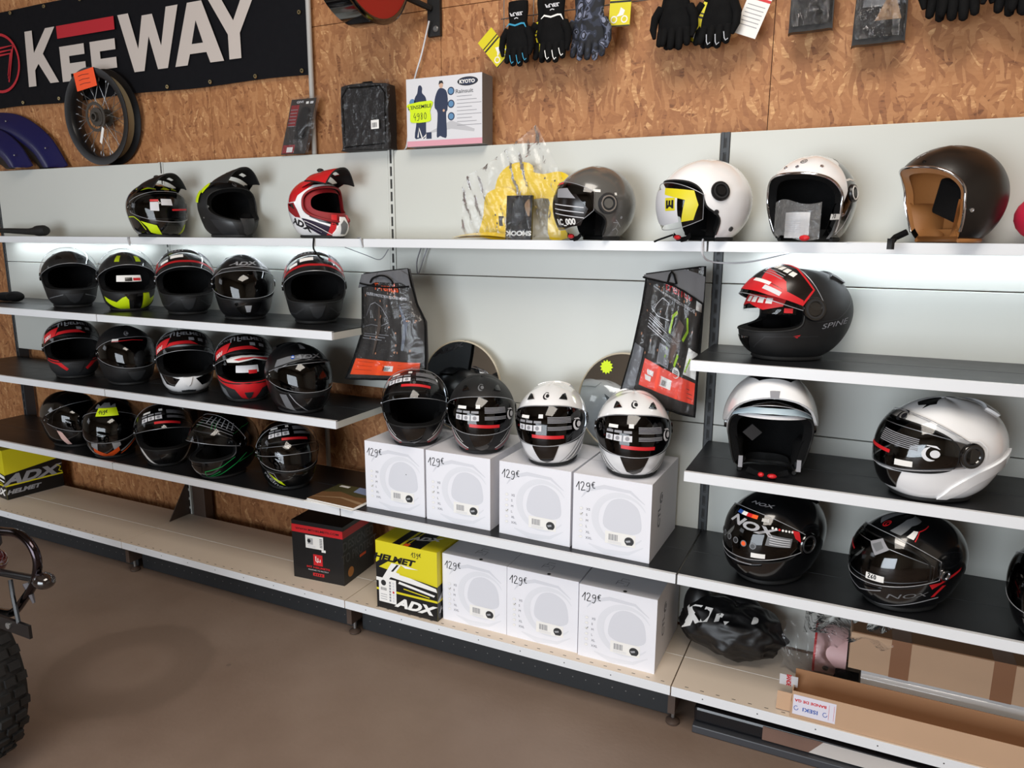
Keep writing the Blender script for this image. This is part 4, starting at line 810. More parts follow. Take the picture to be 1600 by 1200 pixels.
for i in range(6): b.box(-.03, .02, -.0752, -.075, .03+i*.006, .0315+i*.006, LGREY)
b.build('leaflet', h.root); b = MB(); b.blob((.05, -.1, .012), (.016, .01, .009), PRED); b.build('buckle', h.root); h.done()
h = H('matte black open-face helmet with tan leather lining and chrome edge', 1.972, -.180, BAR, -56, kind='jet', base=BRNB, trim=CHR, trimr=.004, liner=TAN, pads=TAN, rim=TAN, k=(1.06, 1.0, 1.04))
h.logo(0, 54, 6, SILV); h.disc(84, -16, .006, CHR, .003, name='snap_button'); h.disc(-84, -16, .006, CHR, .003, name='snap_button'); h.disc(20, 40, .005, BRNB, .003, name='snap_button')
b = MB(); b.box(-.06, .05, -.02, .05, .07, .17, FAB, Matrix.Rotation(.3, 4, 'Y')); b.build('inner_pad', h.root, bevel=.01); b = MB(); b.tube([(.02, -.115, .03), (.0, -.135, .015), (.012, -.15, .006)], .009, FAB); b.box(.0, .024, -.158, -.15, -.018, .012, BLK); b.build('chin_strap', h.root, smooth=40); h.done()
b = MB(); b.blob((0, 0, .07), (.09, .09, .07), mat('crimson_fabric', 'c2183c', .7), 20); b.box(.02, .1, -.092, -.07, .0, .05, FAB); o = tag(b.build('riding_cap', smooth=50, loc=(2.235, -.115, Z1+.001)), 'crimson and black fabric cap, cut by the right edge, on the top shelf', 'cap')
# ---------------------------------------------------------------- cartons
PGREY = mat('pale_carton_print', 'd3d4db', .6); PGRE2 = mat('paler_carton_print', 'dcdde3', .6); PTXT = mat('carton_grey_text', '7c7c84', .6)
def sticker(mb, mp, x, y, w, h, helm=True):
    mb.decal(mp, rect(x, x+w, y, y+h), PAPER, .0009)
    for i in range(9): mb.decal(mp, rect(x+w*.12+i*w*.035, x+w*.12+i*w*.035+w*(.018 if i % 3 else .026), y+h*.3, y+h*.8), MGREY, .0013)
    for i in range(2): mb.decal(mp, rect(x+w*.1, x+w*.55, y+h*(.08+.1*i), y+h*(.12+.1*i)), LGREY, .0013)
    if helm:
        c = (x+w*.8, y+h*.45); r = h*.38; mb.decal(mp, [(c[0]+r*math.cos(t), c[1]+r*.9*math.sin(t)) for t in np.linspace(-.5, 3.6, 16)]+[(c[0]-r*.5, c[1]-r*.9), (c[0]+r*.6, c[1]-r*.8)], DG, .0013)
        mb.decal(mp, [(c[0]-r*.8, c[1]), (c[0]+r*.2, c[1]+r*.3), (c[0]+r*.3, c[1]-r*.1), (c[0]-r*.5, c[1]-r*.35)], SILV, .0017)
SIZES = ['XS', 'S', 'M', 'L', 'XL', 'XXL']
def carton(label, x0, y0, z, w, h, d, check, group, rz=0, lid=False, px=.03, dot=False, pr=0):
    t = thing('helmet_carton', label, 'box', (x0, y0, z), rz, group); b = MB()
    b.box(0, w, 0, d, 0, h, WBOX)
    fr = plane((0, 0, 0), (1, 0, 0), (0, 0, 1))
    R_ = smoothpoly([(.115, .10), (.112, .15), (.135, .195), (.18, .208), (.225, .185), (.24, .14), (.235, .10), (.18, .085)], 4)
    b.decal(fr, R_, PGREY, .0004)
    b.ribbon(fr, [(.172+.092*math.cos(a), .132+.088*math.sin(a)) for a in np.linspace(.5, 5.6, 36)], [.002, .018, .026, .018, .004], PGRE2, .0004)
    b.ribbon(fr, [(.03, .19), (.05, .22), (.11, .24), (.2, .236), (.25, .2)], [.002, .012, .014, .01, .002], PGREY, .0003)
    b.ribbon(fr, [(.06, .03), (.12, .012), (.2, .02), (.25, .05)], [.004, .02, .012, .003], PGRE2, .0003)
    for i, s_ in enumerate(SIZES):
        zz = .152-i*.0205; b.decal(fr, [(px+.0068*math.cos(a), zz+.0055*math.sin(a)) for a in np.linspace(0, 2*PI, 13)[:-1]], PGREY, .0007); b.decal(fr, [(px+.0058*math.cos(a), zz+.0045*math.sin(a)) for a in np.linspace(0, 2*PI, 13)[:-1]], PAPER, .0010); b.text(fr, s_, (px+.018, zz), .0085, PTXT, .0008, align='l')
        if s_ == check: b.ribbon(fr, [(px-.003, zz+.001), (px, zz-.002), (px+.006, zz+.006)], .0015, INK, .0014)
    if dot: b.decal(fr, circle((.19, .16), .002, 8), DG, .0009)
    hand(b, fr, '129e', (.014, h-.058+.0), .031, INK, .0028, pr)
    rt = plane((w, 0, 0), (0, 1, 0), (0, 0, 1)); b.decal(rt, circle((.12, .19), .02, 16), PTXT, .0004); b.decal(rt, circle((.126, .192), .014, 14), WBOX, .0007); b.decal(rt, circle((.127, .192), .009, 12), PTXT, .001)
    b.text(rt, 'CTL', (.1, .13), .03, PTXT, .0004, .03, rot=PI/2)
    tp = plane((0, 0, h), (1, 0, 0), (0, 1, 0)); b.decal(tp, rect(.002, w-.002, d*.5-.0008, d*.5+.0008), MGREY, .0003); b.decal(tp, rect(.0, w, .012, .013), LGREY, .0003)
    if lid:
        for q in ([(.115, .05), (.115, .08), (.155, .08), (.155, .05), (.143, .05)], [(.125, .08), (.125, .10), (.15, .10)], [(.115, .065), (.14, .065)]): b.ribbon(tp, q, .0022, PTXT, .0005)
        b.decal(tp, circle((.16, .012), .007, 12), MBLK, .0005)
    b.build('carton', t, bevel=.0015)
    s = MB(); sticker(s, fr, .118, .045, .105, .043); s.build('barcode_label', t); return t
G1 = 'white helmet cartons'
carton('white carton priced 129, size L ticked, leftmost of the four under the helmets', .083, -.351, Z4, .271, .272, .335, 'L', G1, dot=True)
carton('white carton priced 129, size M ticked, second from left under the helmets', .365, -.355, Z4, .270, .272, .338, 'M', G1, pr=.06)
carton('white carton priced 129, size L ticked, under the left white helmet', .672, -.355, Z4, .276, .272, .338, 'L', G1, rz=-.03)
carton('white carton priced 129, size S ticked, under the right white helmet', .958, -.367, Z4, .272, .272, .34, 'S', G1, rz=-.02, pr=.08)
carton('white carton priced 129, size S ticked, beside the black and yellow carton', .4315, -.357, Z5, .272, .272, .34, 'S', G1, lid=True)
carton('white carton priced 129, middle of the three on the base shelf', .7055, -.358, Z5, .277, .272, .34, 'S', G1, lid=True)
carton('white carton priced 129, size M ticked, rightmost on the base shelf', .988, -.366, Z5, .275, .272, .34, 'M', G1, lid=True)
def adx(label, loc, rz, w, h, d, price):
    t = thing('helmet_carton', label, 'box', loc, rz); b = MB(); KB = mat('printed_black', '0f0f10', .4)
    b.box(0, w, 0, d, 0, h, YEL); s = w/.285
    for (O, ux, L_) in (((0, 0, 0), (1, 0, 0), w), ((w, 0, 0), (0, 1, 0), d)):
        fr = plane(O, ux, (0, 0, 1))
        b.decal(fr, [(0, 0), (L_, 0), (L_, h*.50), (L_*.98, h*.50), (0, h*.62)] if L_ == w else [(0, 0), (L_, 0), (L_, h*.62), (0, h*.50)], KB, .0005)
        b.ribbon(fr, [(0, .080), (L_, .080)], .009, YEL, .0009)
    fr = plane((0, 0, 0), (1, 0, 0), (0, 0, 1)); sd = plane((w, 0, 0), (0, 1, 0), (0, 0, 1))
    D = lambda q, m, o: b.decal(fr, [(x*s, y) for x, y in q], m, o)
    D([(.0, .165), (.06, .205), (.02, .205), (0, .19)], KB, .0009)
    D([(.03, .13), (.075, .20), (.12, .20), (.095, .165), (.28, .135), (.285, .12), (.07, .14), (.05, .115), (.0, .115), (0, .13)], PAPER, .0012); D([(.082, .165), (.11, .198), (.10, .198), (.072, .165)], KB, .0015)
    D([(.105, .12), (.27, .098), (.275, .106), (.11, .13)], PAPER, .0012); D([(.11, .158), (.27, .146), (.27, .15), (.115, .163)], YEL, .0013); D([(.13, .105), (.25, .093), (.25, .089), (.13, .101)], YEL, .0014); D([(.115, .203), (.2, .195), (.14, .19)], PAPER, .001)
    b.text(fr, 'HELMET', (.09*s, h*.77), .024, KB, .001, .05, .25, 1.5, rot=.0); b.text(fr, 'ADX', (.185*s, .04), .036, PAPER, .001, .05, .35, 1.5)
    hand(b, fr, price, (.17*s, h*.86), .02, INK, .0024)
    b.text(sd, 'ADX', (d*.47, .112), .052, SILV, .001, .05, .35, 1.7); b.text(sd, 'HELMET', (d*.3, .042), .022, SILV, .001, .05, .3, 1.5)
    b.ribbon(sd, [(d*.9, .135), (d*.97, .12), (d*.93, .1), (d*.99, .09)], .006, YEL, .001)
    tp = plane((0, 0, h), (1, 0, 0), (0, 1, 0)); b.decal(tp, [(w*.25, 0), (w*.5, 0), (w*.42, d*.5), (w*.3, d*.5)] if 0 else rect(w*.28, w*.74, 0, d), KB, .0004); b.ribbon(tp, [(w*.43, 0), (w*.43, d)], .012, YEL, .0007); b.ribbon(tp, [(w*.5, .02), (w*.5, d)], .006, YEL, .0007)
    b.text(tp, 'ADX', (w*.64, .09), .03, PAPER, .0008, .05, .3, 1.3, rot=.3); b.decal(tp, rect(w*.46, w*.54, 0, .022), ORG, .001)
    b.build('carton', t, bevel=.0015)
    if price:
        q = MB(); q.decal(fr, rect(.012*s, .095*s, .028, .13), PAPER, .0018); q.decal(fr, circle((.035*s, .11), .012, 14), DG, .0022)
        for i in range(7): q.decal(fr, rect(.062*s, .070*s, .036+i*.0125, .0445+i*.0125), MGREY, .0022); q.decal(fr, rect(.078*s, .086*s, .036+i*.0125, .0445+i*.0125), LGREY, .0022)
        q.decal(fr, rect(.078*s, .086*s, .0735, .082), PRED, .0026)
        for i in range(8): q.decal(fr, rect(.022+i*.0035, .0235+i*.0035, .078, .09), INK, .0022)
        for i in range(3): q.decal(fr, rect(.02, .05, .06-i*.01, .062-i*.01), MGREY, .0022)
        q.build('size_label', t)
    return t
adx('black, yellow and white helmet carton priced 139 beside the white cartons', (.146, -.388, Z5), .0, .280, .283, .34, '139e')
adx('black and yellow helmet carton at the far left of the base shelf', (-2.40-.282, -.262, Z5), -.13, .285, .285, .30, '')
t = thing('helmet_carton', 'black and red helmet carton standing on the base shelf', 'box', (-.334, -.327, Z5), .075); b = MB(); w, h_, d = .256, .262, .235; KB = mat('satin_carton_black', '141416', .38)
b.box(0, w, 0, d, 0, h_, KB); fr = plane((0, 0, 0), (1, 0, 0), (0, 0, 1)); sd = plane((w, 0, 0), (0, 1, 0), (0, 0, 1))
for q, L_ in ((fr, w), (sd, d)): b.decal(q, rect(0, L_, h_*.80, h_*.93), PRED, .0005)
b.text(fr, 'WWW.MTHELMETS.COM', (w*.5, h_*.865), .009, KB, .0009, .02, 0, 1.5)
b.decal(fr, smoothpoly(rect(w*.40, w*.60, .072, .125), 4) if 0 else rect(w*.41, w*.59, .07, .12), PRED, .0006); b.ribbon(fr, [(w*.46, .112), (w*.46, .09), (w*.5, .085)], .004, PAPER, .001); b.ribbon(fr, [(w*.5, .105), (w*.5, .09), (w*.545, .088), (w*.545, .1)], .004, PAPER, .001)
b.text(fr, 'MT HELMETS', (w*.5, .060), .008, PRED, .0008, .03, 0, 1.8); b.text(fr, 'DESIGNED TO PROTECT', (w*.5, .047), .005, LGREY, .0008, 0, 0, 1.3); b.ribbon(fr, [(w*.39, .028), (w*.61, .028)], .014, PRED, .0008)
for i in range(4): b.decal(fr, rect(w*.42+i*.011, w*.42+i*.011+.006, .024, .031), KB, .0012)
GR = mat('relief_grey_letters', '4a4b4e', .4); b.text(sd, 'DESIGNED', (d*.5, .172), .04, GR, .0008, .02, 0, .9); b.text(sd, 'TO PROTECT', (d*.52, .118), .04, GR, .0008, .02, 0, .78); b.decal(sd, circle((.05, .045), .022, 18), mat('amber_seal', 'b0743a', .5), .0008); b.ribbon(sd, [(.12, .085), (.17, .085)], .012, ORG, .0009)
b.decal(plane((0, 0, h_), (1, 0, 0), (0, 1, 0)), rect(0, w, d*.5-.001, d*.5+.001), MGREY, .0004); b.build('carton', t, bevel=.0015)
q = MB(); sticker(q, fr, w*.27, .145, .09, .058, False); q.decal(fr, circle((w*.34, .178), .009, 10), INK, .0014); q.decal(fr, rect(w*.58, w*.66, .135, .146), PAPER, .0009)
for i in range(6): q.decal(fr, rect(w*.55, w*.60, .155+i*.007, .158+i*.007), INK, .0014)
q.build('shipping_label', t)
# brochures
for i, (dx, dy, r, lab) in enumerate(((0, 0, .0, 'glossy landscape brochure on top of its small pile beside the cartons'), (.006, -.008, -.03, 'glossy brochure, middle of the small pile beside the cartons'), (-.004, -.014, .05, 'white-edged brochure at the bottom of the small pile beside the cartons'))):
    q = MB(); z = .0075-.0032*i; w, d = .24, .20; q.box(0, w, 0, d, z-.0028, z, PAPER)
    if i == 0:
        tp = plane((0, 0, z), (1, 0, 0), (0, 1, 0)); LB = mat('landscape_brown', '7c5a3c', .35); q.decal(tp, rect(0, w, 0, d), LB, .0003); q.decal(tp, [(0, d*.45), (w*.3, d*.62), (w*.7, d*.5), (w, d*.6), (w, d), (0, d)], mat('landscape_green', '4b4a2e', .35), .0005); q.decal(tp, [(w*.5, d*.72), (w, d*.66), (w, d), (w*.45, d)], mat('landscape_sky', '8d9fc4', .35), .0007)
        q.ribbon(tp, [(0, .03), (w*.5, .07), (w, .05)], [.004, .012, .02], mat('landscape_road', 'a88a6a', .35), .0006); q.decal(tp, rect(.02, .07, d-.03, d-.012), PAPER, .0009)
    tag(q.build('brochure', loc=(-.178+dx, -.398+dy, Z4+.001), rot=(0, 0, -.05+r)), lab, 'brochure', 'pile of brochures')
# round mirrors standing on the cartons
MIRR = mat('mirror_glass', 'c9d0d6', .015, metal=1, var=0)
def mirror(label, x, star, rz=0):
    t = thing('round_mirror', label, 'mirror', (x, -.052-.09*abs(rz), Z4+.2735), rz); M = Matrix.Translation((0, 0, .186)) @ Matrix.Rotation(math.radians(-6), 4, 'X') @ Matrix.Rotation(PI/2, 4, 'X')
    b = MB(); b.lathe([(.0, .003), (.06, .0025), (.12, .001), (.178, -.0015)], MIRR, 56, M); b.build('glass', t, smooth=60)
    b = MB(); b.lathe([(.178, -.004), (.179, .001), (.1845, -.001), (.1845, -.008), (.17, -.016), (0, -.016)], mat('beige_mirror_rim', 'b7ad98', .5), 56, M); b.build('rim', t, smooth=50)
    fr = lambda P, off=0.: np.array([M@Vector((p[0], p[1], .0035-.14*(p[0]**2+p[1]**2)+off)) for p in P]); b = MB()
    if star: b.decal(fr, [(-.075+(.020 if i % 2 else .027)*math.cos(PI*i/12), .125+(.020 if i % 2 else .027)*math.sin(PI*i/12)) for i in range(24)], NEON, .001); b.build('price_sticker', t)
    else: b.text(fr, 'ADX', (-.06, .146), .018, INK, .001, .05, .3, 2.6, rot=.36); b.build('sticker', t)
mirror('round mirror behind the two black helmets on the cartons', .347, False, -.03)
mirror('round mirror with a yellow star sticker behind the white helmets', 1.03, True, -.14)
# ---------------------------------------------------------------- hanging garment bags
def polyrows(left, right):
    L = sorted(left, key=lambda p: p[1]); R_ = sorted(right, key=lambda p: p[1]); zl = [p[1] for p in L]; zr = [p[1] for p in R_]
    return lambda v: (np.interp(v, np.linspace(0, 1, len(L)), [p[0] for p in L]), np.interp(v, np.linspace(0, 1, len(L)), zl), np.interp(v, np.linspace(0, 1, len(R_)), [p[0] for p in R_]), np.interp(v, np.linspace(0, 1, len(R_)), zr))
def gbag(label, left, right, y, band, extra, top):
    t = thing('garment_bag', label, 'bag', (0, y, 0)); rows = polyrows(left, right)
    def fr(P, off=0.):          # (u,v) 0..1 across / up the front
        o = []
        for u, v in np.asarray(P):
            xl, zl, xr, zr = rows(v); bul = .030*math.sin(PI*min(max(u, 0), 1))**.6*math.sin(PI*min(max(v*.9+.08, 0), 1))**.5
            wr = .004*math.sin(17*u+5*v)*math.sin(3*v+9*u)+.002*math.sin(41*u-7*v)
            o.append((xl+(xr-xl)*u, -bul-wr-off, zl+(zr-zl)*u))
        return np.array(o)
    b = MB(); nu, nv = 25, 31; V = fr([(i/(nu-1), j/(nv-1)) for j in range(nv) for i in range(nu)], -.006); F = [(j*nu+i, j*nu+i+1, (j+1)*nu+i+1, (j+1)*nu+i) for j in range(nv-1) for i in range(nu-1)]
    b.add(V, F, mat('charcoal_bag_lining', '2a2624', .7)); band(b, fr); b.build('printed_insert', t, smooth=60)
    b = MB(); Vb = V.copy(); Vb[:, 1] = .02-V[:, 1]*.3; b.add(Vb, F, GREYF); b.build('back', t, smooth=60)
    b = MB(); b.add(fr([(i/(nu-1), j/(nv-1)) for j in range(nv) for i in range(nu)], .003), F, clear('bag_window', (.95, .95, .95), .10, 1.4, .01, .6, 11, .02)); b.build('clear_window', t, smooth=60)
    e = [(u, 0) for u in np.linspace(0, 1, 12)]+[(1, v) for v in np.linspace(0, 1, 16)[1:]]+[(u, 1) for u in np.linspace(1, 0, 12)[1:]]+[(0, v) for v in np.linspace(1, 0, 16)[1:-1]]
    b = MB(); b.tube(fr(e), .004, FAB, 6, closed=True); b.build('piping', t, smooth=60)
    b = MB(); top(b, fr); b.build('top_flap', t, smooth=50); extra(b, fr, t); return t
ORB = mat('orange_band', 'ef5418', .4); LIME = mat('lime_trim', 'a8cf2a', .5)
def dots(b, fr, n=26, seed=3):
    r = random.Random(seed)
    for i in range(n): u, v = r.uniform(.08, .92), r.uniform(.24, .86); b.decal(fr, circle((u, v), .010, 8, .009), mat('copper_dot', 'c58a66', .4), .0006)
def band1(b, fr):
    b.decal(fr, rect(.06, .94, .045, .20), ORB, .0008, .12); b.decal(fr, rect(.45, .62, .09, .15), PAPER, .0014, .1)
    for i in range(7): b.decal(fr, rect(.485+i*.015, .492+i*.015, .095, .135), INK, .002)
    for i in range(3): b.ribbon(fr, [(.1, .175-i*.04), (.34, .172-i*.04)], .004, mat('dark_orange', 'b03a10', .5), .0014); b.ribbon(fr, [(.68, .16-i*.03), (.9, .158-i*.03)], .004, MATS['dark_orange'], .0014)
    b.text(fr, 'T-rends', (.53, .855), .07, ORG, .001, .02, 0, 1.5); b.text(fr, 'HOUSSE DE PROTECTION SCOOTER MOTO', (.5, .775), .018, LGREY, .001, .01, 0, 1.5)
    for i in range(3): b.ribbon(fr, [(.06, .41-i*.02), (.5-.05*i, .405-i*.02)], .006, MGREY, .001)
    P = [(.1, .62), (.2, .70), (.3, .72), (.42, .69), (.5, .6)]; b.ribbon(fr, P, .006, MGREY, .001); b.ribbon(fr, [(.08, .5), (.2, .52), (.35, .49), (.5, .53)], .006, MGREY, .001); dots(b, fr)
    b.ribbon(fr, [(.72, .3), (.76, .5), (.74, .72)], [.03, .05, .02], mat('steel_blue_fold', '4d5566', .5), .0008); b.ribbon(fr, [(.3, .25), (.34, .5), (.38, .7)], [.02, .06, .02], mat('brown_fold', '4b3b30', .6), .0008)
def top1(b, fr):
    b.grid(lambda u, v: fr([(-.04+1.06*u, .90+.13*v*(1)-.10*math.sin(PI*u)*0)], .014-.008*v)[0]+np.array((0, 0, -.028*(1-v)*abs(u-.2)**.5*0)), 14, 6, GREYF)
    b.grid(lambda u, v: fr([(-.04+.42*u, .80+.14*v+.10*u)], .016-.004*v)[0], 10, 5, GREYF); b.grid(lambda u, v: fr([(.72+.30*u, .94-.08*u+.1*v)], .016)[0], 8, 4, GREYF)
def ext1(b, fr, t):
    q = MB(); q.tube([fr([(.5+.24*math.cos(a), .88+.085*math.sin(a))], .022)[0] for a in np.linspace(.1, 3.0, 14)], .0035, FAB, 6); q.tube([fr([(u, .875-.02*math.sin(PI*u))], .02)[0] for u in np.linspace(0, 1, 12)], .0035, FAB, 6); q.build('handle', t, smooth=60)
gbag('grey and black garment bag with an orange band, hanging left of the mirrors', [(-.095, 1.05), (-.048, 1.14), (-.004, 1.24), (.002, 1.30), (.004, 1.42), (.014, 1.475)], [(.285, 1.078), (.292, 1.16), (.290, 1.30), (.250, 1.37), (.218, 1.50)], -.225, band1, ext1, top1)
def band2(b, fr):
    b.decal(fr, rect(.22, .98, .09, .25), mat('red_orange_band', 'f04628', .4), .0008, .12); b.decal(fr, rect(.5, .66, .135, .20), PAPER, .0014, .1)
    for i in range(6): b.decal(fr, rect(.53+i*.018, .538+i*.018, .145, .18), INK, .002)
    b.decal(fr, rect(.29, .39, .17, .2), PAPER, .0014); b.decal(fr, rect(.27, .37, .135, .165), PAPER, .0014)
    for i in range(3): b.ribbon(fr, [(.74, .19-i*.03), (.95, .185-i*.03)], .004, INK, .0014)
    b.text(fr, 'trends', (.6, .87), .075, PRED, .001, .0, 0, 1.7); b.text(fr, 'HOUSSE DE PROTECTION ETANCHE', (.55, .79), .018, LGREY, .001, .01, 0, 1.6)
    for i in range(6): b.ribbon(fr, [(.16, .53-i*.018), (.40+.04*(i % 3), .52-i*.018)], .006, LGREY, .001)
    for P in ([(.52, .5), (.55, .66), (.62, .72)], [(.78, .73), (.8, .62), (.74, .52)], [(.5, .33), (.52, .40)], [(.66, .3), (.7, .4)]): b.ribbon(fr, P, .03, LIME, .0010)
    b.ribbon(fr, [(.6, .32), (.64, .5), (.70, .66)], [.09, .12, .09], mat('brown_trousers', '57443c', .6), .0009)
    b.ribbon(fr, [(.22, .6), (.26, .66), (.34, .74), (.46, .74), (.42, .62), (.5, .6), (.3, .56), (.18, .58)], .006, LGREY, .001); dots(b, fr, 24, 5)
    b.decal(fr, rect(.40, .58, .265, .40), MGREY, .0012, .1); b.decal(fr, rect(.415, .565, .275, .385), GREYG, .0016, .1); b.decal(fr, [(.80, .28), (.98, .28), (.98, .50), (.84, .50)], PAPER, .0012, .1); b.ribbon(fr, [(.82, .30), (.88, .42), (.95, .36)], .02, LIME, .0018)
    b.decal(fr, circle((.70, .265), .055, 16, .04), PAPER, .0014); b.decal(fr, rect(.9, 1.0, .80, .86), PAPER, .0014); b.decal(fr, rect(0, .17, .02, .3), mat('grey_side_fabric', '77787c', .8), .0008, .1)
    for i in range(3): b.ribbon(fr, [(.665, .278-i*.013), (.735, .277-i*.013)], .005, INK, .002)
def top2(b, fr):
    b.grid(lambda u, v: fr([(-.03+1.05*u, .90-.10*max(0, u-.45)+.14*v*(1-.2*u))], .016-.006*v)[0], 16, 6, GREYF)
def ext2(b, fr, t):
    q = MB(); q.tube([fr([p], .022)[0] for p in ((.42, .90), (.44, .97), (.48, .995), (.53, .97), (.58, .91), (.52, .905), (.44, .905))], .0035, FAB, 6); q.tube([fr([(u, .90-.10*max(0, u-.45))], .02)[0] for u in np.linspace(-.03, 1.02, 14)], .0035, FAB, 6); q.build('handle', t, smooth=60)
gbag('grey and black garment bag with a red-orange band, hanging beside the right bay', [(1.045, 1.083), (1.085, 1.24), (1.112, 1.385), (1.122, 1.475), (1.122, 1.50)], [(1.308, 1.025), (1.31, 1.14), (1.312, 1.24), (1.314, 1.34), (1.316, 1.53)], -.15, band2, ext2, top2)
# hooks and cords
def cord(name, label, cat, pts, r, m): b = MB(); b.tube(smooth3(pts), r, m, 6); return tag(b.build(name, smooth=60), label, cat)
def smooth3(P, k=6):
    P = [Vector(p) for p in P]; out = []
    for i in range(len(P)-1):
        p0, p1, p2, p3 = P[max(i-1, 0)], P[i], P[i+1], P[min(i+2, len(P)-1)]
        for j in range(k): t = j/k; out.append(.5*((2*p1)+(p2-p0)*t+(2*p0-5*p1+4*p2-p3)*t*t+(3*p1-p0-3*p2+p3)*t**3))
    return out+[P[-1]]
cord('cable', 'grey cable loop hanging under the top shelf right of the left garment bag', 'cable', [(.15, -.02, 1.575), (.135, -.03, 1.52), (.14, -.03, 1.47), (.16, -.02, 1.53), (.18, -.02, 1.575)], .003, MGREY)
cord('cable', 'pale cable under the top shelf beside the right garment bag', 'cable', [(1.315, -.200, 1.6145), (1.315, -.212, 1.613), (1.318, -.216, 1.57), (1.34, -.15, 1.545), (1.44, -.10, 1.545), (1.56, -.06, 1.575)], .003, LGREY)
cord('cable', 'thin wire from the top shelf to the left garment bag', 'cable', [(-.17, -.1, 1.575), (-.05, -.12, 1.545), (.04, -.15, 1.53), (.08, -.15, 1.57)], .002, MGREY)
cord('helmet_strap', 'dark strap dangling over the shelf edge below the red and white helmet', 'strap', [(-.235, -.214, 1.612), (-.236, -.217, 1.57), (-.225, -.20, 1.54), (-.21, -.19, 1.525)], .0035, FAB)
cord('helmet_strap', 'grey strap dangling over the top shelf edge right of the red and white helmet', 'strap', [(-.06, -.16, 1.614), (-.02, -.195, 1.6145), (-.006, -.2125, 1.612), (-.002, -.2125, 1.595), (.004, -.2125, 1.577)], .003, SILV)
cord('wire_hook', 'bent steel hook on the shelf joint left of the adventure helmet', 'hook', [(-1.33, -.215, 1.612), (-1.328, -.217, 1.595), (-1.318, -.218, 1.572)], .003, SILV)
cord('power_cable', 'thin white and black cable running down the board from the red sign', 'cable', [(.175, .03, 2.44), (.13, .045, 2.33), (.085, .05, 2.22), (.062, .055, 2.1), (.048, .05, 1.99), (.046, .035, 1.968)], .0035, LGREY)
# ---------------------------------------------------------------- items on the board above the shelving
t = thing('banner', 'black banner with large white and red lettering on the board', 'banner', (0, .065, 0)); b = MB(); BAN = mat('banner_black', '0b0b10', .75, bump=.25, bscale=14, spec=.2)
def bz(x): return 2.297+.006*math.sin(6*x)
def fnb(u, v):
    x = -3.3+2.86*u; return (x, -.006-.004*math.sin(9*x+2*v)*math.sin(2.2*v), (2.30+.004*math.sin(7*x))*(1-v)+2.785*v)
b.grid(fnb, 60, 8, BAN); fr = lambda P, off=0.: np.array([(p[0], -.0135-off-.0*p[1], p[1]) for p in P]); bw = mat('banner_white', 'c9beb6', .6); br = mat('banner_red', 'b8202c', .55)
D = lambda q, m=bw: b.decal(fr, q, m, .001)
D([(-2.32, 2.665), (-2.26, 2.665), (-2.262, 2.555), (-2.15, 2.665), (-2.075, 2.665), (-2.19, 2.545), (-2.085, 2.398), (-2.155, 2.398), (-2.235, 2.50), (-2.268, 2.47), (-2.272, 2.392), (-2.335, 2.392)])
b.decal(fr, [(-2.062, 2.605), (-1.628, 2.605), (-1.628, 2.665), (-2.062, 2.665)], br, .001)
for x0, x1 in ((-2.055, -1.865), (-1.82, -1.635)): D([(x0, 2.565), (x1, 2.565), (x1, 2.515), (x0+.07, 2.515), (x0+.07, 2.48), (x1, 2.48), (x1, 2.43), (x0+.07, 2.43), (x0+.07, 2.395), (x0, 2.395)] if x0 > -1.9 else [(x0, 2.565), (x1, 2.565), (x1, 2.515), (x0+.07, 2.515), (x0+.07, 2.48), (x1, 2.48), (x1, 2.43), (x0+.07, 2.43), (x0+.07, 2.395), (x0, 2.395)])
D([(-1.60, 2.665), (-1.525, 2.665), (-1.475, 2.50), (-1.432, 2.645), (-1.362, 2.645), (-1.318, 2.50), (-1.268, 2.665), (-1.19, 2.665), (-1.285, 2.398), (-1.352, 2.398), (-1.397, 2.55), (-1.445, 2.398), (-1.515, 2.398)])
D([(-1.235, 2.398), (-1.155, 2.398), (-1.135, 2.445), (-1.03, 2.445), (-1.01, 2.398), (-.925, 2.398), (-1.04, 2.665), (-1.13, 2.665)]); b.decal(fr, [(-1.118, 2.487), (-1.047, 2.487), (-1.083, 2.585)], BAN, .002)
D([(-1.0, 2.665), (-.925, 2.665), (-.855, 2.56), (-.79, 2.665), (-.715, 2.665), (-.82, 2.505), (-.82, 2.40), (-.892, 2.40), (-.892, 2.505)])
b.ribbon(fr, [(-2.56+.165*math.cos(a), 2.53+.145*math.sin(a)) for a in np.linspace(0, 2*PI, 40)], .014, br, .001)
for s_ in (1, .66, .36): b.ribbon(fr, [(-2.7, 2.55+.05*s_), (-2.56, 2.55+.055*s_), (-2.46+.05*(s_-.4), 2.55+.06*s_), (-2.50, 2.48-.05*s_)], .011, br, .001)
b.build('cloth', t, smooth=60)
for x, z in [(-3.2+.0, 2.77), (-2.42, 2.768), (-2.14, 2.768), (-1.86, 2.768), (-1.58, 2.768), (-2.40, 2.318), (-2.1, 2.318), (-1.3, 2.315), (-1.02, 2.315), (-.745, 2.317), (-.48, 2.318), (-.48, 2.551)]:
    q = MB(); q.lathe([(.004, 0), (.004, .003), (.0085, .003), (.0095, 0)], mat('brass_eyelet', 'c9b88a', .3, metal=.9), 14, Matrix.Translation((x, -.0145, z)) @ Matrix.Rotation(PI/2, 4, 'X')); q.build('eyelet', t, smooth=40)
b = MB(); b.tube([(-.430, .052, 2.9), (-.433, .052, 2.0), (-.433, .052, .5)], .011, mat('grey_conduit', 'b4b2ae', .45), 12); tag(b.build('conduit', smooth=60), 'pale grey vertical conduit pipe at the right end of the banner', 'pipe')
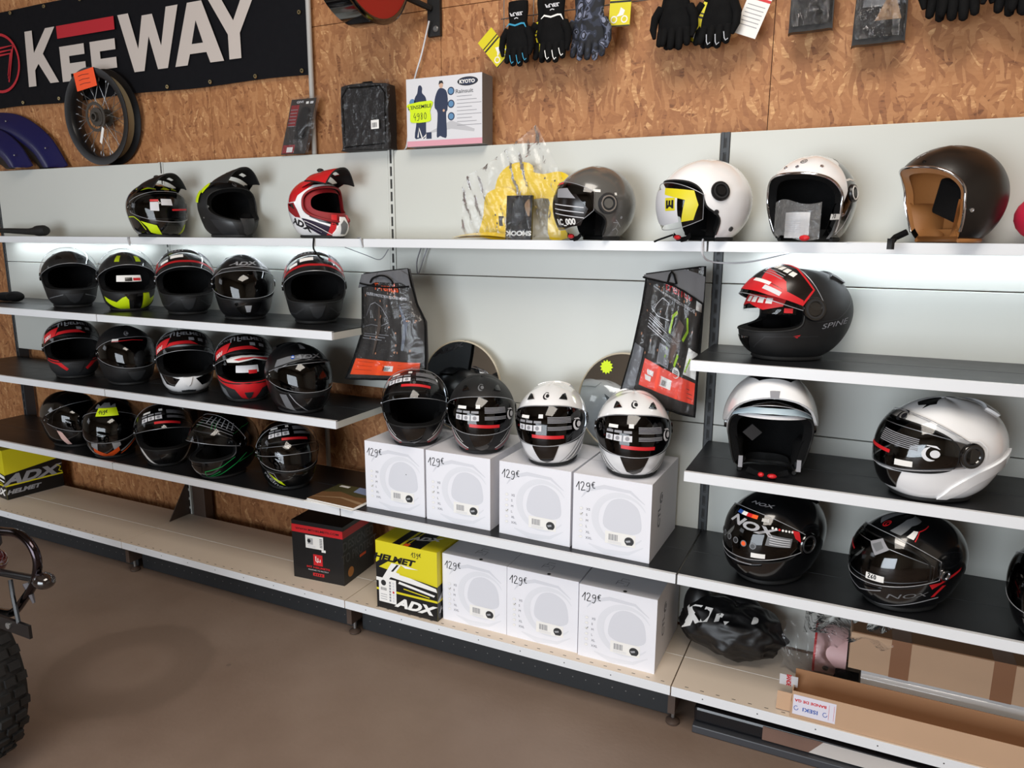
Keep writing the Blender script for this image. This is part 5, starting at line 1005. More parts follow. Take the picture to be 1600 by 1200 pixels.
# spoked wheel
t = thing('spoked_wheel', 'black spoked motorcycle wheel rim with an orange note, leaning on the banner', 'wheel', (-1.725, .010, ZT+.231)); R0 = .229; M = Matrix.Rotation(math.radians(4), 4, 'X') @ Matrix.Rotation(PI/2, 4, 'X')
b = MB(); b.lathe([(R0-.036, -.032), (R0-.02, -.036), (R0, -.038), (R0, -.034), (R0-.012, -.030), (R0-.03, -.02), (R0-.034, 0), (R0-.03, .02), (R0-.012, .030), (R0, .034), (R0, .038), (R0-.02, .036), (R0-.036, .032), (R0-.043, .02), (R0-.045, 0), (R0-.043, -.02), (R0-.036, -.032)], BLK, 64, M); b.build('rim', t, smooth=40)
b = MB(); b.lathe([(R0-.026, -.019), (R0-.03, 0), (R0-.026, .019)], mat('olive_rim_tape', '8d8268', .6), 64, M); b.build('rim_tape', t, smooth=50)
b = MB(); b.lathe([(.014, -.05), (.022, -.05), (.022, -.034), (.042, -.032), (.042, -.026), (.024, -.022), (.024, .022), (.045, .026), (.045, .034), (.022, .036), (.022, .05), (.014, .05), (.014, -.05)], mat('dull_hub', '55504a', .5, metal=.6), 28, M); b.build('hub', t, smooth=40)
b = MB(); b.lathe([(.056, .036), (.070, .036), (.070, .039), (.056, .039), (.056, .036)], MATS['dull_hub'], 36, M); b.build('brake_disc', t, smooth=30)
for i in range(32):
    a = 2*PI*i/32+.05; s_ = 1 if i % 2 else -1; da = .55*(1 if (i//2) % 2 else -1); q = MB()
    q.tube([M@Vector((.040*math.cos(a+da), .040*math.sin(a+da), .029*s_)), M@Vector(((R0-.043)*math.cos(a), (R0-.043)*math.sin(a), .006*s_))], .0013, STEEL, 5)
    q.tube([M@Vector(((R0-.06)*math.cos(a), (R0-.06)*math.sin(a), .006*s_)), M@Vector(((R0-.043)*math.cos(a), (R0-.043)*math.sin(a), .006*s_))], .0028, SILV, 6); q.build('spoke', t)
b = MB(); fr = plane((-.095, -.052, .12), (math.cos(.12), 0, math.sin(.12)), (-math.sin(.12), -.05, math.cos(.12))); b.decal(fr, rect(0, .15, 0, .085), NORG, 0); b.decal(fr, rect(0, .15, 0, .085), NORG, -.0008)
for i in range(3): b.ribbon(fr, [(.03, .065-i*.02), (.06, .067-i*.02), (.11, .062-i*.02)], .0022, INK, .001)
b.build('price_note', t)
b = MB(); b.decal(plane((.03, -.05, -.125), (.8, 0, -.6), (.3, 0, .8)), rect(0, .018, 0, .09), PAPER, 0, ); b.build('paper_tag', t)
# mudguards
BLU = mat('dark_blue_plastic', '13144a', .35, coat=.3)
def guard(label, path, wd, y):
    t = thing('mudguard', label, 'mudguard', (0, y, 0)); P = smooth3([(x, 0, z) for x, z in path], 8)
    for nm, m, a, c in (('upper_shell', BLU, .0, .62), ('lower_edge', MBLK, .62, 1.0)):
        b = MB(); V = []; n = len(P)
        for i, p in enumerate(P):
            q = P[min(i+1, n-1)]-P[max(i-1, 0)]; q.normalize(); nn = Vector((q.z, 0, -q.x)); nn = nn if nn.z < 0 else -nn
            for j in range(9):
                v = a+(c-a)*j/8; V.append(p+nn*wd*v+Vector((0, -.045*math.sin(PI*v)-.004, 0))); V[-1].z = max(V[-1].z, ZT+.004)
        F = [(i*9+j, i*9+j+1, (i+1)*9+j+1, (i+1)*9+j) for i in range(n-1) for j in range(8)]; b.add(V, F, m); b.add([Vector(v)+Vector((0, .006, 0)) for v in V], F, m); b.build(nm, t, smooth=50)
    for k in (.35, .8):
        p = P[int(k*(len(P)-1))]; b = MB(); b.blob((p.x, -.045, p.z-.045), (.005, .004, .005), STEEL); b.build('screw', t)
guard('dark blue and black mudguard standing on the panels, in front of the other', [(-2.86, 2.20), (-2.70, 2.215), (-2.50, 2.17), (-2.36, 2.09), (-2.27, 1.98)], .18, -.02)
guard('dark blue and black mudguard leaning behind, nearer the spoked wheel', [(-2.78, 2.275), (-2.56, 2.275), (-2.38, 2.235), (-2.20, 2.13), (-2.08, 1.98)], .19, .045)
# blister pack and soft case
t = thing('blister_pack', 'clear blister pack with a black part and red card, leaning on the banner edge', 'package', (-.48, .0, ZT), 0); b = MB(); fr = plane((-.085, -.012, .003), (.985, 0, .0), (.22, .12, .97))
b.prism(rect(0, .135, 0, .235), fr, -.002, mat('dark_card', '2b2523', .5)); b.decal(fr, rect(.006, .05, .12, .21), DRED, .0006); b.decal(fr, rect(.004, .07, .004, .04), DRED, .0006); b.decal(fr, rect(.028, .06, .008, .03), PAPER, .001); b.text(fr, 'GIVI', (.05, .222), .009, LGREY, .0008, .02, 0, 1.6)
for i in range(6): b.ribbon(fr, [(.008, .19-i*.014), (.046, .19-i*.014)], .003, MGREY, .001)
b.decal(fr, rect(.085, .10, .212, .222), PAPER, .001); b.decal(fr, rect(.108, .125, .212, .222), LGREY, .001); b.build('card', t)
b = MB(); b.prism(smoothpoly([(.07, .07), (.085, .06), (.12, .07), (.125, .14), (.115, .19), (.08, .19), (.068, .14)], 4), fr, .014, BLK); b.build('black_part', t, smooth=40)
b = MB(); b.grid(lambda u, v: fr(np.array([(.002+.155*u, .002+.24*v)]), .018*math.sin(PI*min(1, max(0, u)))*math.sin(PI*v)**.5+.003+.002*math.sin(20*u+9*v))[0], 14, 18, FILM); b.build('plastic_cover', t, smooth=60)
t = thing('soft_case', 'black soft case wrapped in clear plastic standing on the panels', 'case', (-.090, .012, ZT+.001), 0); b = MB()
b.prism(smoothpoly([(-.105, .0), (.105, .0), (.113, .02), (.113, .22), (.085, .248), (-.085, .252), (-.113, .215), (-.113, .02)], 5), plane((0, .0, 0), (1, 0, 0), (0, 0, 1)), .058, mat('case_black', '1c1716', .6, bump=.3, bscale=120)); b.build('body', t, smooth=35, bevel=.008)
b = MB(); b.tube([(-.100, -.06, .02), (-.104, -.06, .21), (-.08, -.06, .24), (.08, -.06, .238), (.104, -.06, .21), (.1, -.06, .02), (-.1, -.06, .012)], .0035, FAB, 6); b.build('zip', t, smooth=50)
b = MB(); b.tube([(-.03, -.03, .25), (-.02, -.03, .262), (.02, -.03, .262), (.03, -.03, .25)], .004, FAB, 6); b.build('handle', t, smooth=50)
b = MB(); b.grid(lambda u, v: (-.118+.24*u+.008*math.sin(9*v), -.064-.004*math.sin(30*u+8*v)*math.sin(12*v), .0+.258*v), 24, 24, clear('case_film', (.95, .95, .95), .12, 1.35, 0, .5, 30)); b.build('plastic_cover', t, smooth=60)
b = MB(); fr = plane((.04, -.070, .075), (.99, 0, .03), (0, 0, 1)); b.decal(fr, rect(0, .038, 0, .034), PAPER, 0); b.decal(fr, rect(0, .038, 0, .034), PAPER, -.0006); 
for i in range(6): b.decal(fr, rect(.006+i*.004, .008+i*.004, .006, .024), INK, .0005)
b.build('barcode_label', t)
# rain suit box
t = thing('rainsuit_box', 'white rain suit box with two printed figures and a yellow price note', 'box', (.112, -.045, ZT), 0); b = MB(); w, h_, d = .333, .252, .085
b.box(0, w, 0, d, .001, h_, mat('grey_box_side', '74706f', .6)); fr = plane((0, 0, 0), (1, 0, 0), (0, 0, 1)); b.decal(fr, rect(0, w, .001, h_), LGREY, .0004); b.decal(fr, rect(0, w, .001, .022), mat('pink_strip', 'd79aa8', .5), .0008)
NV = mat('printed_navy', '262f4a', .5); SK = mat('printed_skin', 'c9a48c', .5)
b.decal(fr, smoothpoly([(.035, .035), (.045, .10), (.033, .14), (.038, .18), (.05, .198), (.055, .222), (.065, .226), (.073, .215), (.072, .198), (.088, .18), (.094, .14), (.088, .10), (.085, .035), (.06, .032)], 3), NV, .0008)
b.decal(fr, smoothpoly([(.135, .035), (.14, .12), (.128, .14), (.128, .17), (.14, .20), (.155, .21), (.178, .20), (.186, .17), (.184, .13), (.178, .115), (.18, .035), (.165, .03), (.15, .036)], 3), NV, .0008); b.decal(fr, circle((.157, .220), .009, 12, .011), SK, .0012); b.decal(fr, [(.146, .222), (.15, .236), (.163, .236), (.168, .224), (.158, .228)], INK, .0014)
b.decal(fr, circle((.168, .128), .005, 8), SK, .0012)
for z in (.196, .15, .105): b.decal(fr, circle((.20, z), .015, 16), NV, .0007); b.decal(fr, circle((.20, z), .011, 14), mat('printed_steel_blue', '5b86ad', .5), .001)
b.decal(fr, circle((.027, .165), .014, 16), mat('printed_steel_blue'), .0008); b.ribbon(fr, [(.05, .035), (.055, .07), (.07, .03), (.09, .045)], .006, PAPER, .001); b.decal(fr, rect(.088, .112, .028, .052), NV, .001)
b.decal(fr, circle((.272, .226), .044, 24, .016), INK, .0008); b.decal(fr, circle((.272, .226), .038, 24, .012), NV, .001); b.text(fr, 'KYOTO', (.270, .226), .012, PAPER, .0013, .04, 0, 1.1); b.text(fr, 'Rainsuit', (.258, .193), .014, GREYG, .0008, .02, 0, 1.2)
for i in range(9): b.ribbon(fr, [(.225, .175-i*.013), (.29+.02*(i % 3), .175-i*.013)], .002, MGREY, .0008)
b.ribbon(fr, [(.10, .05), (.2, .075), (.3, .05)], [.004, .03, .01], mat('printed_pale', 'b9b9bd', .5), .0006); b.build('carton', t, bevel=.0015)
b = MB(); b.decal(fr, smoothpoly([(.008, .16), (.112, .168), (.118, .15), (.108, .13), (.112, .098), (.09, .09), (.03, .09), (.016, .10), (.018, .13), (.008, .145)], 2), NEON, .003); hand(b, fr, '4980', (.032, .1), .026, INK, .002, 0, .0038); b.text(fr, 'L\'ENSEMBLE', (.062, .148), .013, INK, .0036, .01, .1, 1.1, rot=.04); b.build('price_note', t)
# projecting round sign
t = thing('round_sign', 'round projecting sign with red face and black rim on a wall bracket', 'sign', (.10, -.03, 0)); b = MB(); M = Matrix.Translation((0, -.27, 2.60)) @ Matrix.Rotation(PI/2, 4, 'Y')
b.lathe([(0, -.055), (.235, -.055), (.245, -.05), (.245, .05), (.235, .055), (.225, .055)], GBLK, 56, M); b.build('rim', t, smooth=40); b = MB(); b.lathe([(.226, .054), (.226, .0535), (0, .0545)], mat('sign_red', 'a31c1c', .35), 56, M); b.build('face', t, smooth=40)
b = MB(); b.tube([(.0+.0, -.03, 2.52), (.07, .08, 2.49)], .012, MBLK, 8); b.box(.052, .108, .085, .101, 2.39, 3.0, MBLK); b.lathe([(.012, 0), (.012, .004), (.008, .008), (0, .008)], STEEL, 14, Matrix.Translation((.09, .085, 2.415)) @ Matrix.Rotation(PI/2, 4, 'X')); b.build('bracket', t, smooth=40)
# wire grid
b = MB(); GW = mat('grey_wire', '6d6a68', .4, metal=.5)
for i in range(17): b.tube([(.49+i*.12, .045, 2.40 if .9 < .49+i*.12 else 2.37), (.49+i*.12, .045, 3.0)], .002, GW, 5)
for z in (2.415, 2.535, 2.655, 2.775, 2.895): b.tube([(.48, .041, z), (2.42, .041, z)], .002, GW, 5)
tag(b.build('wire_grid', smooth=60), 'grey wire display grid fixed to the board behind the hanging gloves', 'grid')
# gloves
def glove(mb, x, y, ztop, s, m, flip=1, fm=None, lean=0, cuff=.075, acc=None, logo=None):
    def pt(u, yy, v): return (x+u*s*flip+lean*(ztop-v), y+yy*s, v)
    zk = ztop-.165*s; V = []; rows = [(0, .040, .016), (.03, .041, .018), (.07, .037, .016), (.10, .043, .018), (.14, .050, .017), (.165, .050, .014), (.175, .046, .010)]
    n = 20
    for dz, hw, ht in rows:
        for j in range(n): a = 2*PI*j/n; V.append(pt(hw*abs(math.cos(a))**.8*(1 if math.cos(a) > 0 else -1), ht*math.sin(a), ztop-dz*s))
    K = len(rows); mb.add(V, [(i*n+j, i*n+(j+1) % n, (i+1)*n+(j+1) % n, (i+1)*n+j) for i in range(K-1) for j in range(n)]+[tuple(range(n))], m)
    for i, (u, L_, r) in enumerate(((-.036, .048, .0125), (-.0125, .060, .0135), (.0125, .063, .0135), (.036, .052, .0128))):
        P = [pt(u*(1+.03*k), -.002-.0035*k, zk-.0-L_*s*k/4) for k in range(5)]; mb.tube(P+[pt(u*1.13, -.014, zk-(L_+.004)*s)], r*s, fm or m, 8, rs=[r*s*1.05, r*s*1.08, r*s, r*s*.95, r*s*.8, r*s*.35])
        if acc and i: mb.ribbon(lambda P, off=0.: np.array([pt(p[0], -.0300-off, p[1]) for p in P]), [(u*1.08-.008, zk-L_*s*.45), (u*1.1-.004, zk-L_*s*.8), (u*1.1+.001, zk-L_*s*.95), (u*1.1+.008, zk-L_*s*.85)], .003, acc, 0)
    mb.tube([pt(.040, -.004, ztop-.10*s), pt(.058, -.012, ztop-.13*s), pt(.062, -.016, ztop-.165*s), pt(.056, -.02, ztop-.195*s)], .0135*s, m, 8, rs=[.016*s, .0145*s, .0125*s, .006*s])
    f = lambda P, off=0.: np.array([pt(p[0], -.0185-off, ztop-p[1]) for p in P])
    if acc: mb.ribbon(f, [(-.042, .085), (-.03, .075), (-.005, .082), (.02, .077), (.032, .078), (.042, .095)], [.002, .007, .005, .007, .002], acc, .0)
    if logo: mb.text(f, 'FUEL', (0, .045), .011, LGREY, .0006, .03, .3, 1.6); mb.ribbon(f, [(-.008, .06), (0, .057), (.008, .06)], .003, LGREY, .0006)
def gpair(label, x, zb, s, m, acc=None, tagp=None, lean=0, dx=.02, fm=None, logo=True, flip=1):
    t = thing('glove_pair', label, 'gloves', (x, .0, 0), group='gloves hanging on the wire grid'); zt = zb+.252*s
    b = MB(); glove(b, -dx, .008, zt+.012, s, m, -flip, fm, lean); b.build('glove', t, smooth=60)
    b = MB(); glove(b, dx*.4, -.028, zt, s, m, flip, fm, lean, acc=acc, logo=logo); b.build('glove', t, smooth=60)
    b = MB(); b.tube([(0, .0, zt-.01), (0, .02, zt+.03), (0, .036, zt+.045)], .002, STEEL, 5); b.build('hook', t)
    if tagp:
        (tx, tz, rot, col) = tagp; fr = plane((tx-x, -.004 if tx < x else -.008, tz), (math.cos(rot), 0, math.sin(rot)), (-math.sin(rot), 0, math.cos(rot))); b = MB(); c = YEL if col == 'y' else PAPER
        b.decal(fr, rect(0, .075, 0, .125), c, 0); b.decal(fr, rect(0, .075, 0, .125), c, -.001)
        if col == 'y':
            b.ribbon(fr, [(0, .078), (.075, .078)], .006, INK, .0006); b.ribbon(fr, [(0, .09), (.075, .09)], .004, INK, .0006); b.ribbon(fr, [(0, .002), (.075, .002)], .004, INK, .0006)
            for cx in (.018, .055): b.ribbon(fr, [(cx+.010*math.cos(a), .022+.010*math.sin(a)) for a in np.linspace(0, 2*PI, 16)], .004, PAPER, .0006)
            b.decal(fr, [(.025, .03), (.05, .035), (.055, .05), (.04, .06), (.035, .042)], PAPER, .0006)
        else:
            b.ribbon(fr, [(0, .11), (.075, .11)], .008, PRED, .0006)
            for i in range(6): b.ribbon(fr, [(.008, .09-i*.012), (.066, .09-i*.012)], .002, MGREY, .0006)
        b.build('hang_tag', t)
    return t
CAM = camo(); BLA = mat('cyan_accent', '2f93b8', .5)
gpair('black gloves with a blue wrist line, leftmost on the wire grid', .578, 2.205, .95, FAB, BLA, (.488, 2.235, .72, 'y'), dx=.012)
gpair('black gloves with a white wrist line, second from left on the wire grid', .71, 2.205, 1.0, FAB, PAPER, (.66, 2.25, .25, 'y'), dx=.028)
gpair('grey camouflage gloves with dark red fingers on the wire grid', .855, 2.20, .98, CAM, None, (.915, 2.33, -.05, 'y'), dx=.03, fm=CAM, logo=False)
gpair('plain black gloves with a yellow tag at their right', 1.15, 2.205, 1.0, FAB, None, (1.195, 2.255, -.35, 'y'), dx=.015)
gpair('black gloves with silver fingertips and a white tag at their right', 1.30, 2.198, 1.02, FAB, SILV, (1.335, 2.27, -.38, 'w'), lean=-.12, dx=.015, logo=False)
gpair('plain black gloves, second from the right edge', 1.95, 2.205, 1.02, FAB, None, dx=.02, logo=False)
gpair('plain black gloves cut by the upper right corner', 2.12, 2.20, 1.05, FAB, None, dx=.02, logo=False)
def pouch(label, x, zb, w, film):
    t = thing('packaged_gear', label, 'package', (x, .01, zb)); b = MB(); pts = smoothpoly([(-w*.5, .01), (-w*.42, -.002), (w*.42, .0), (w*.5, .012), (w*.47, .2), (w*.45, .33), (-w*.42, .33), (-w*.47, .2)], 4)
    b.prism(pts, plane((0, 0, 0), (1, 0, 0), (0, 0, 1)), .03, BLK); b.build('contents', t, smooth=40, bevel=.006)
    b = MB(); b.grid(lambda u, v: (-w*.47+w*.94*u, -.036-.006*math.sin(PI*u)-.003*math.sin(22*u+6*v), .012+.31*v), 18, 20, film); b.build('plastic_cover', t, smooth=60)
    b = MB(); b.tube([(0, .0, .325), (0, .02, .36), (0, .027, .37)], .002, STEEL, 5); b.build('hook', t)
    if w > .13: b = MB(); b.decal(plane((-w*.35, -.032, .1), (1, 0, 0), (0, 0, 1)), [(0, 0), (w*.7, .0), (w*.55, .18), (w*.1, .18)], GREYG, 0); b.decal(plane((-w*.1, -.0325, .06), (1, 0, 0), (0, 0, 1)), [(0, 0), (w*.5, .0), (w*.3, .09)], mat('tan_print', '9c7a58', .5), 0); b.build('printed_card', t)
pouch('black clear-wrapped package hanging left of the larger one, upper right', 1.568, 2.25, .125, clear('pouch_film', (.95, .95, .95), .08, 1.5, .0, .9, 24))
pouch('larger clear-wrapped package with printed card, upper right', 1.76, 2.195, .142, MATS['pouch_film'])
# ---------------------------------------------------------------- top shelf small items
t = thing('fairing_set', 'yellow plastic fairing parts in a crumpled clear bag on the top shelf', 'fairing', (0, 0, Z1)); YP = mat('yellow_plastic', 'e8c60e', .3, coat=.4)
def shell(name, poly, y, bul, m=YP, holes=()):
    P = [(x, z-Z1) for x, z in poly]; P = smoothpoly(P, 3); xs = [p[0] for p in P]; zs_ = [p[1] for p in P]; cx, cz = (min(xs)+max(xs))/2, (min(zs_)+max(zs_))/2; wx, wz = (max(xs)-min(xs))/2, (max(zs_)-min(zs_))/2
    f = lambda Q, off=0.: np.array([(p[0], y-bul*max(0, 1-((p[0]-cx)/wx)**2*.9)*max(0, 1-((p[1]-cz)/wz)**2*.8)-off+.006*math.sin(40*p[0]+18*p[1]), p[1]) for p in Q])
    b = MB(); b.decal(f, P, m, 0, .03); b.decal(f, P, m, -.004, .03); n = len(P); A, B = f(P), f(P, -.004); b.add(list(A)+list(B), [(i, (i+1) % n, n+(i+1) % n, n+i) for i in range(n)], m)
    for hx, hz in holes: b.decal(f, circle((hx, hz-Z1), .0035, 8), INK, .0008)
    b.build(name, t, smooth=50); return f
shell('rear_shell', [(.505, 1.75), (.515, 1.83), (.55, 1.875), (.605, 1.89), (.655, 1.878), (.66, 1.82), (.62, 1.75), (.56, 1.72)], -.05, .025)
shell('side_shell', [(.645, 1.852), (.70, 1.845), (.76, 1.852), (.80, 1.838), (.815, 1.805), (.782, 1.765), (.765, 1.70), (.79, 1.65), (.80, 1.618), (.735, 1.614), (.732, 1.70), (.73, 1.757), (.65, 1.757), (.635, 1.80)], -.06, .02, holes=((.75, 1.82), (.77, 1.79), (.71, 1.83)))
f = shell('front_shell', [(.462, 1.62), (.475, 1.70), (.485, 1.765), (.515, 1.79), (.56, 1.80), (.60, 1.785), (.625, 1.74), (.632, 1.70), (.636, 1.62)], -.085, .035, holes=((.54, 1.70), (.545, 1.67)))
b = MB(); b.grid(lambda u, v: (.385+.25*u, -.10-.085*v-.02*math.sin(PI*u), .006+.010*math.sin(PI*u)+.012*(1-v)), 16, 6, YP); b.grid(lambda u, v: (.385+.25*u, -.10-.085*v-.02*math.sin(PI*u), .002+.006*math.sin(PI*u)+.012*(1-v)), 16, 6, YP); b.build('base_flange', t, smooth=60)
b = MB(); b.decal(f, rect(.555, .635, .05, .085), FBLK, .004)
for i in range(4): b.ribbon(f, [(.575, .078-i*.006), (.62, .078-i*.006)], .0014, MGREY, .005)
b.build('spec_label', t)
def crumple(u, v, a=.5):
    return .010*(noise.ridged_multi_fractal(Vector((u*1.1, v*1.1, 3.3)), .8, 2.2, 4, 1.0, 2.0)-1)+.3*(.008*math.sin(23*u+11*v))
def crumple_old(u, v):
    return .008*math.sin(23*u+11*v)+.006*math.sin(37*v-19*u+2)+.005*math.sin(61*u+3)*math.sin(53*v)
PK = [(.40, 1.62), (.41, 1.72), (.405, 1.80), (.43, 1.84), (.50, 1.87), (.58, 1.93), (.635, 1.97), (.688, 2.012), (.70, 2.0), (.74, 1.93), (.79, 1.86), (.81, 1.80), (.80, 1.70), (.80, 1.62)]
b = MB(); Pn = PK; f2 = lambda Q, off=0.: np.array([(p[0]+.3*crumple(p[1]*4, p[0]*5), -.140-off+1.1*crumple(p[0]*6, p[1]*5)+max(0, p[1]-1.86+Z1)*.25, p[1]) for p in Q])
b.decal(f2, [(x, z-Z1) for x, z in Pn], clear('fairing_bag', (.985, .985, .985), .22, 1.42, .07, .35, 20, .012), 0, .012); b.build('plastic_bag', t, smooth=70)
t = thing('glove_package', 'black balaclava package with upside-down white lettering beside the grey helmet', 'package', (.655, -.185, Z1)); b = MB(); fr = plane((-.045, 0, 0.001), (1, 0, 0), (0, .08, .99)); b.prism(rect(0, .10, 0, .155), fr, -.012, FBLK); b.text(fr, 'SMOOK', (.05, .022), .016, PAPER, .0008, .05, 0, 1.2, flip=True); b.decal(fr, smoothpoly([(.02, .06), (.035, .14), (.06, .14), (.07, .09), (.05, .05)], 3), DG, .0008); b.decal(fr, smoothpoly([(.07, .12), (.09, .14), (.09, .08)], 3), mat('tan_print', '9c7a58', .5), .0008); b.build('card', t)
b = MB(); b.grid(lambda u, v: fr(np.array([(.1*u, .155*v)]), .006+.004*math.sin(14*u+5*v))[0], 12, 14, MATS['pouch_film']); b.build('plastic_cover', t, smooth=60)
b = MB(); b.box(-.06, .07, -.05, .05, 0, .0012, PAPER); tag(b.build('leaflet', loc=(1.78, -.15, Z1+.0005), rot=(0, 0, .2)), 'thin printed leaflet lying on the top shelf between the two open-face helmets', 'leaflet')
t = thing('air_pump', 'black rubber-gripped hand tool lying on the top shelf at the far left', 'tool', (-2.25, -.13, Z1+.028)); b = MB(); b.tube([(-.25, 0, .002), (-.1, 0, .0), (.05, 0, -.004), (.10, 0, -.002)], .014, RUB, 10, rs=[.011, .014, .016, .02]); b.build('shaft', t, smooth=50); b = MB(); b.tube([(.10, 0, -.002), (.13, 0, .0), (.18, 0, .002), (.20, 0, .003)], .025, RUB, 14, rs=[.02, .027, .027, .02]); b.build('grip', t, smooth=50)
b = MB(); b.blob((0, 0, .026), (.10, .05, .024), FAB, 16); b.blob((.08, -.01, .03), (.05, .04, .028), FAB, 14); b.tube([(-.08, -.02, .022), (-.16, -.03, .016)], .014, FAB, 8); tag(b.build('folded_glove', smooth=60, loc=(-2.33, -.2, Z2+.001)), 'black folded glove at the left end of the upper helmet row', 'glove')
# ---------------------------------------------------------------- base shelf right
b = MB(); BAGM = mat('shiny_black_nylon', '0c0c0e', .45, bump=.2, bscale=40)
def rdg(t): return 1-abs(math.sin(t))
def bagf(u, v, off=0.):
    a = 2*PI*u; e = PI*(v-.5); w = math.cos(e)
    r = 1+w*(.075*rdg(2.0*a+2.2*e+.5)+.05*rdg(3.5*a-2.5*e+1.3*math.sin(2*e))+.03*rdg(6*e+2*math.sin(a)+a)+.02*math.sin(9*a+5*e))+.06*math.cos(a-2.4)+off*6
    q = Vector((math.cos(a)*w, math.sin(a)*w, math.sin(e)*1.2)); r += .16*(noise.ridged_multi_fractal(q*1.15+Vector((3, 1, 7)), 1.0, 2.1, 2, 1.0, 2.0)-1.1)*(.35+.65*w)
    x = .165*w*math.cos(a)*r; y = .105*w*math.sin(a)*r; z = .098*math.sin(e)*r; z += max(0, z)*(.5*max(0, -x/.16)+.25*max(0, x/.16))
    return (x, y, max(-.098, z)+.10)
b.grid(bagf, 128, 72, BAGM, cu=True)
for (c, r) in (((-.13, .03, .15), (.055, .05, .085)), ((-.0, .045, .16), (.09, .045, .06))): b.blob(c, r, BAGM, 24)
lm = lambda P, off=0.: np.array([bagf((p[0]/360.) % 1, .5+p[1]/180., off) for p in P])
b.text(lm, 'X', (212, 22), 22, PAPER, .006, .1, .1, .9, rot=.7); b.text(lm, 'I', (230, 36), 20, PAPER, .006, .12, .3, 1, rot=.7); b.text(lm, 'r', (246, 46), 18, PAPER, .006, .1, .3, 1, rot=.7); b.decal(lm, [(258, 40), (266, 44), (262, 34)], PAPER, .006)
b.decal(lm, smoothpoly([(300, 42), (306, 50), (318, 56), (322, 52), (312, 44)], 3), PAPER, .006)
o = b.build('drawstring_bag', smooth=70, loc=(1.485, -.145, Z5+.003)); tag(o, 'crumpled black fabric bag with white letters on the base shelf', 'bag')
b = MB(); b.grid(lambda u, v: (-.09+.18*u+.012*math.sin(9*v), -.06-.05*math.sin(PI*u)*math.sin(PI*v)+.012*math.sin(17*u+9*v), .004+.18*v+.01*math.sin(8*u)), 26, 22, clear('crinkled_wrap', (.96, .96, .96), .14, 1.4, .04, .6, 12, .03)); b.grid(lambda u, v: (-.02+.26*u, -.02-.12*v+.01*math.sin(20*u), .235+.01*math.sin(15*u+4*v)-.03*v*v), 24, 10, MATS['crinkled_wrap']); tag(b.build('plastic_wrap', smooth=70, loc=(1.73, -.09, Z5+.002)), 'crinkled clear plastic wrap around the pink roll on the base shelf', 'plastic wrap')
t = thing('pink_roll', 'pink roll lying on its side between the black bag and the upper cardboard box', 'roll', (1.745, -.09, Z5+.085)); b = MB(); M = Matrix.Rotation(PI/2, 4, 'Y'); b.lathe([(.055, 0), (.08, 0), (.081, .004), (.08, .10), (.055, .10)], mat('pale_pink_film', 'd9b0b0', .5), 32, M); b.build('roll', t, smooth=40); b = MB(); b.lathe([(.078, -.001), (.0825, -.001), (.0825, .006), (.0805, .006)], PRED, 32, M); b.build('red_edge', t, smooth=40); b = MB(); b.blob((.04, -.08, -.03), (.01, .004, .008), DG); b.build('stain_spot', t)
b = MB(); b.blob((0, 0, .035), (.04, .045, .045), FAB, 16); b.box(-.03, .04, -.03, .03, 0, .07, FAB); tag(b.build('black_cloth', smooth=60, loc=(1.845, -.21, Z5+.001)), 'black cloth at the end of the white roll on the base shelf', 'cloth')
b = MB(); M = Matrix.Translation((1.89, -.16, Z5+.051)) @ Matrix.Rotation(PI/2, 4, 'Y'); b.lathe([(0, 0), (.049, 0), (.05, .003), (.05, .75), (0, .75)], WHG, 28, M); tag(b.build('white_roll', smooth=40), 'long white roll lying under the upper cardboard box', 'roll')
t = thing('long_cardboard_box', 'long closed cardboard box with brown tape bands lying on the white roll', 'box', (1.85, -.215, Z5+.1025)); b = MB(); b.box(0, .80, 0, .15, 0, .125, CARD); b.box(.004, .796, .002, .148, .125, .127, CARDI); b.build('carton', t, bevel=.002)
for x in (.115, .385, .65): b = MB(); b.box(x, x+.055, -.0006, .1506, -.0006, .1276, TAPE); b.build('tape_band', t)
t = thing('long_cardboard_box', 'long open cardboard tray box with a printed label at the shelf front', 'box', (1.70, -.402, Z5+.001)); b = MB(); L_, dp, hh = .95, .125, .088
b.box(0, L_, 0, .003, 0, hh, CARD); b.box(0, L_, .003, dp-.003, 0, .003, CARDI); b.box(0, L_, dp-.003, dp, 0, hh+.006, CARDI); b.box(L_-.003, L_, .003, dp-.003, .003, hh, CARD); b.box(-.003, 0, 0, dp, 0, .05, CARD); b.build('carton', t, bevel=.0006)
b = MB(); b.decal(plane((-.045, .02, .002), (1, 0, 0), (0, .4, 1)), rect(0, .045, 0, .05), CARD, 0); b.decal(plane((-.045, .021, .002), (1, 0, 0), (0, .4, 1)), rect(0, .045, 0, .05), CARD, -.002); b.build('end_flap', t)
b = MB(); fr = plane((-.045, .10, .040), (1, -.0, .0), (0, -.25, .8)); b.decal(fr, rect(0, .055, 0, .055), LGREY, 0); b.decal(fr, rect(0, .055, 0, .055), LGREY, -.0006); b.text(fr, 'BANDE', (.028, .03), .013, PRED, .0006, .04, rot=-PI/2); b.build('tape_end', t)
b = MB(); fr = plane((0, 0, 0), (1, 0, 0), (0, 0, 1)); b.decal(fr, rect(.004, .125, .012, .078), mat('label_lilac_white', 'd9d6e2', .5), .0008); b.text(fr, 'BANDE DE GA', (.053, .060), .0085, PRED, .0014, .03, 0, 1.15, flip=True); b.text(fr, 'ISEKI', (.054, .034), .012, BLUEP, .0014, .02, 0, 1.25, flip=True)
for cx in (.014, .096): b.ribbon(fr, [(cx+.006*math.cos(a), .034+.007*math.sin(a)) for a in np.linspace(1, 6.3, 14)], .0018, BLUEP, .0014)
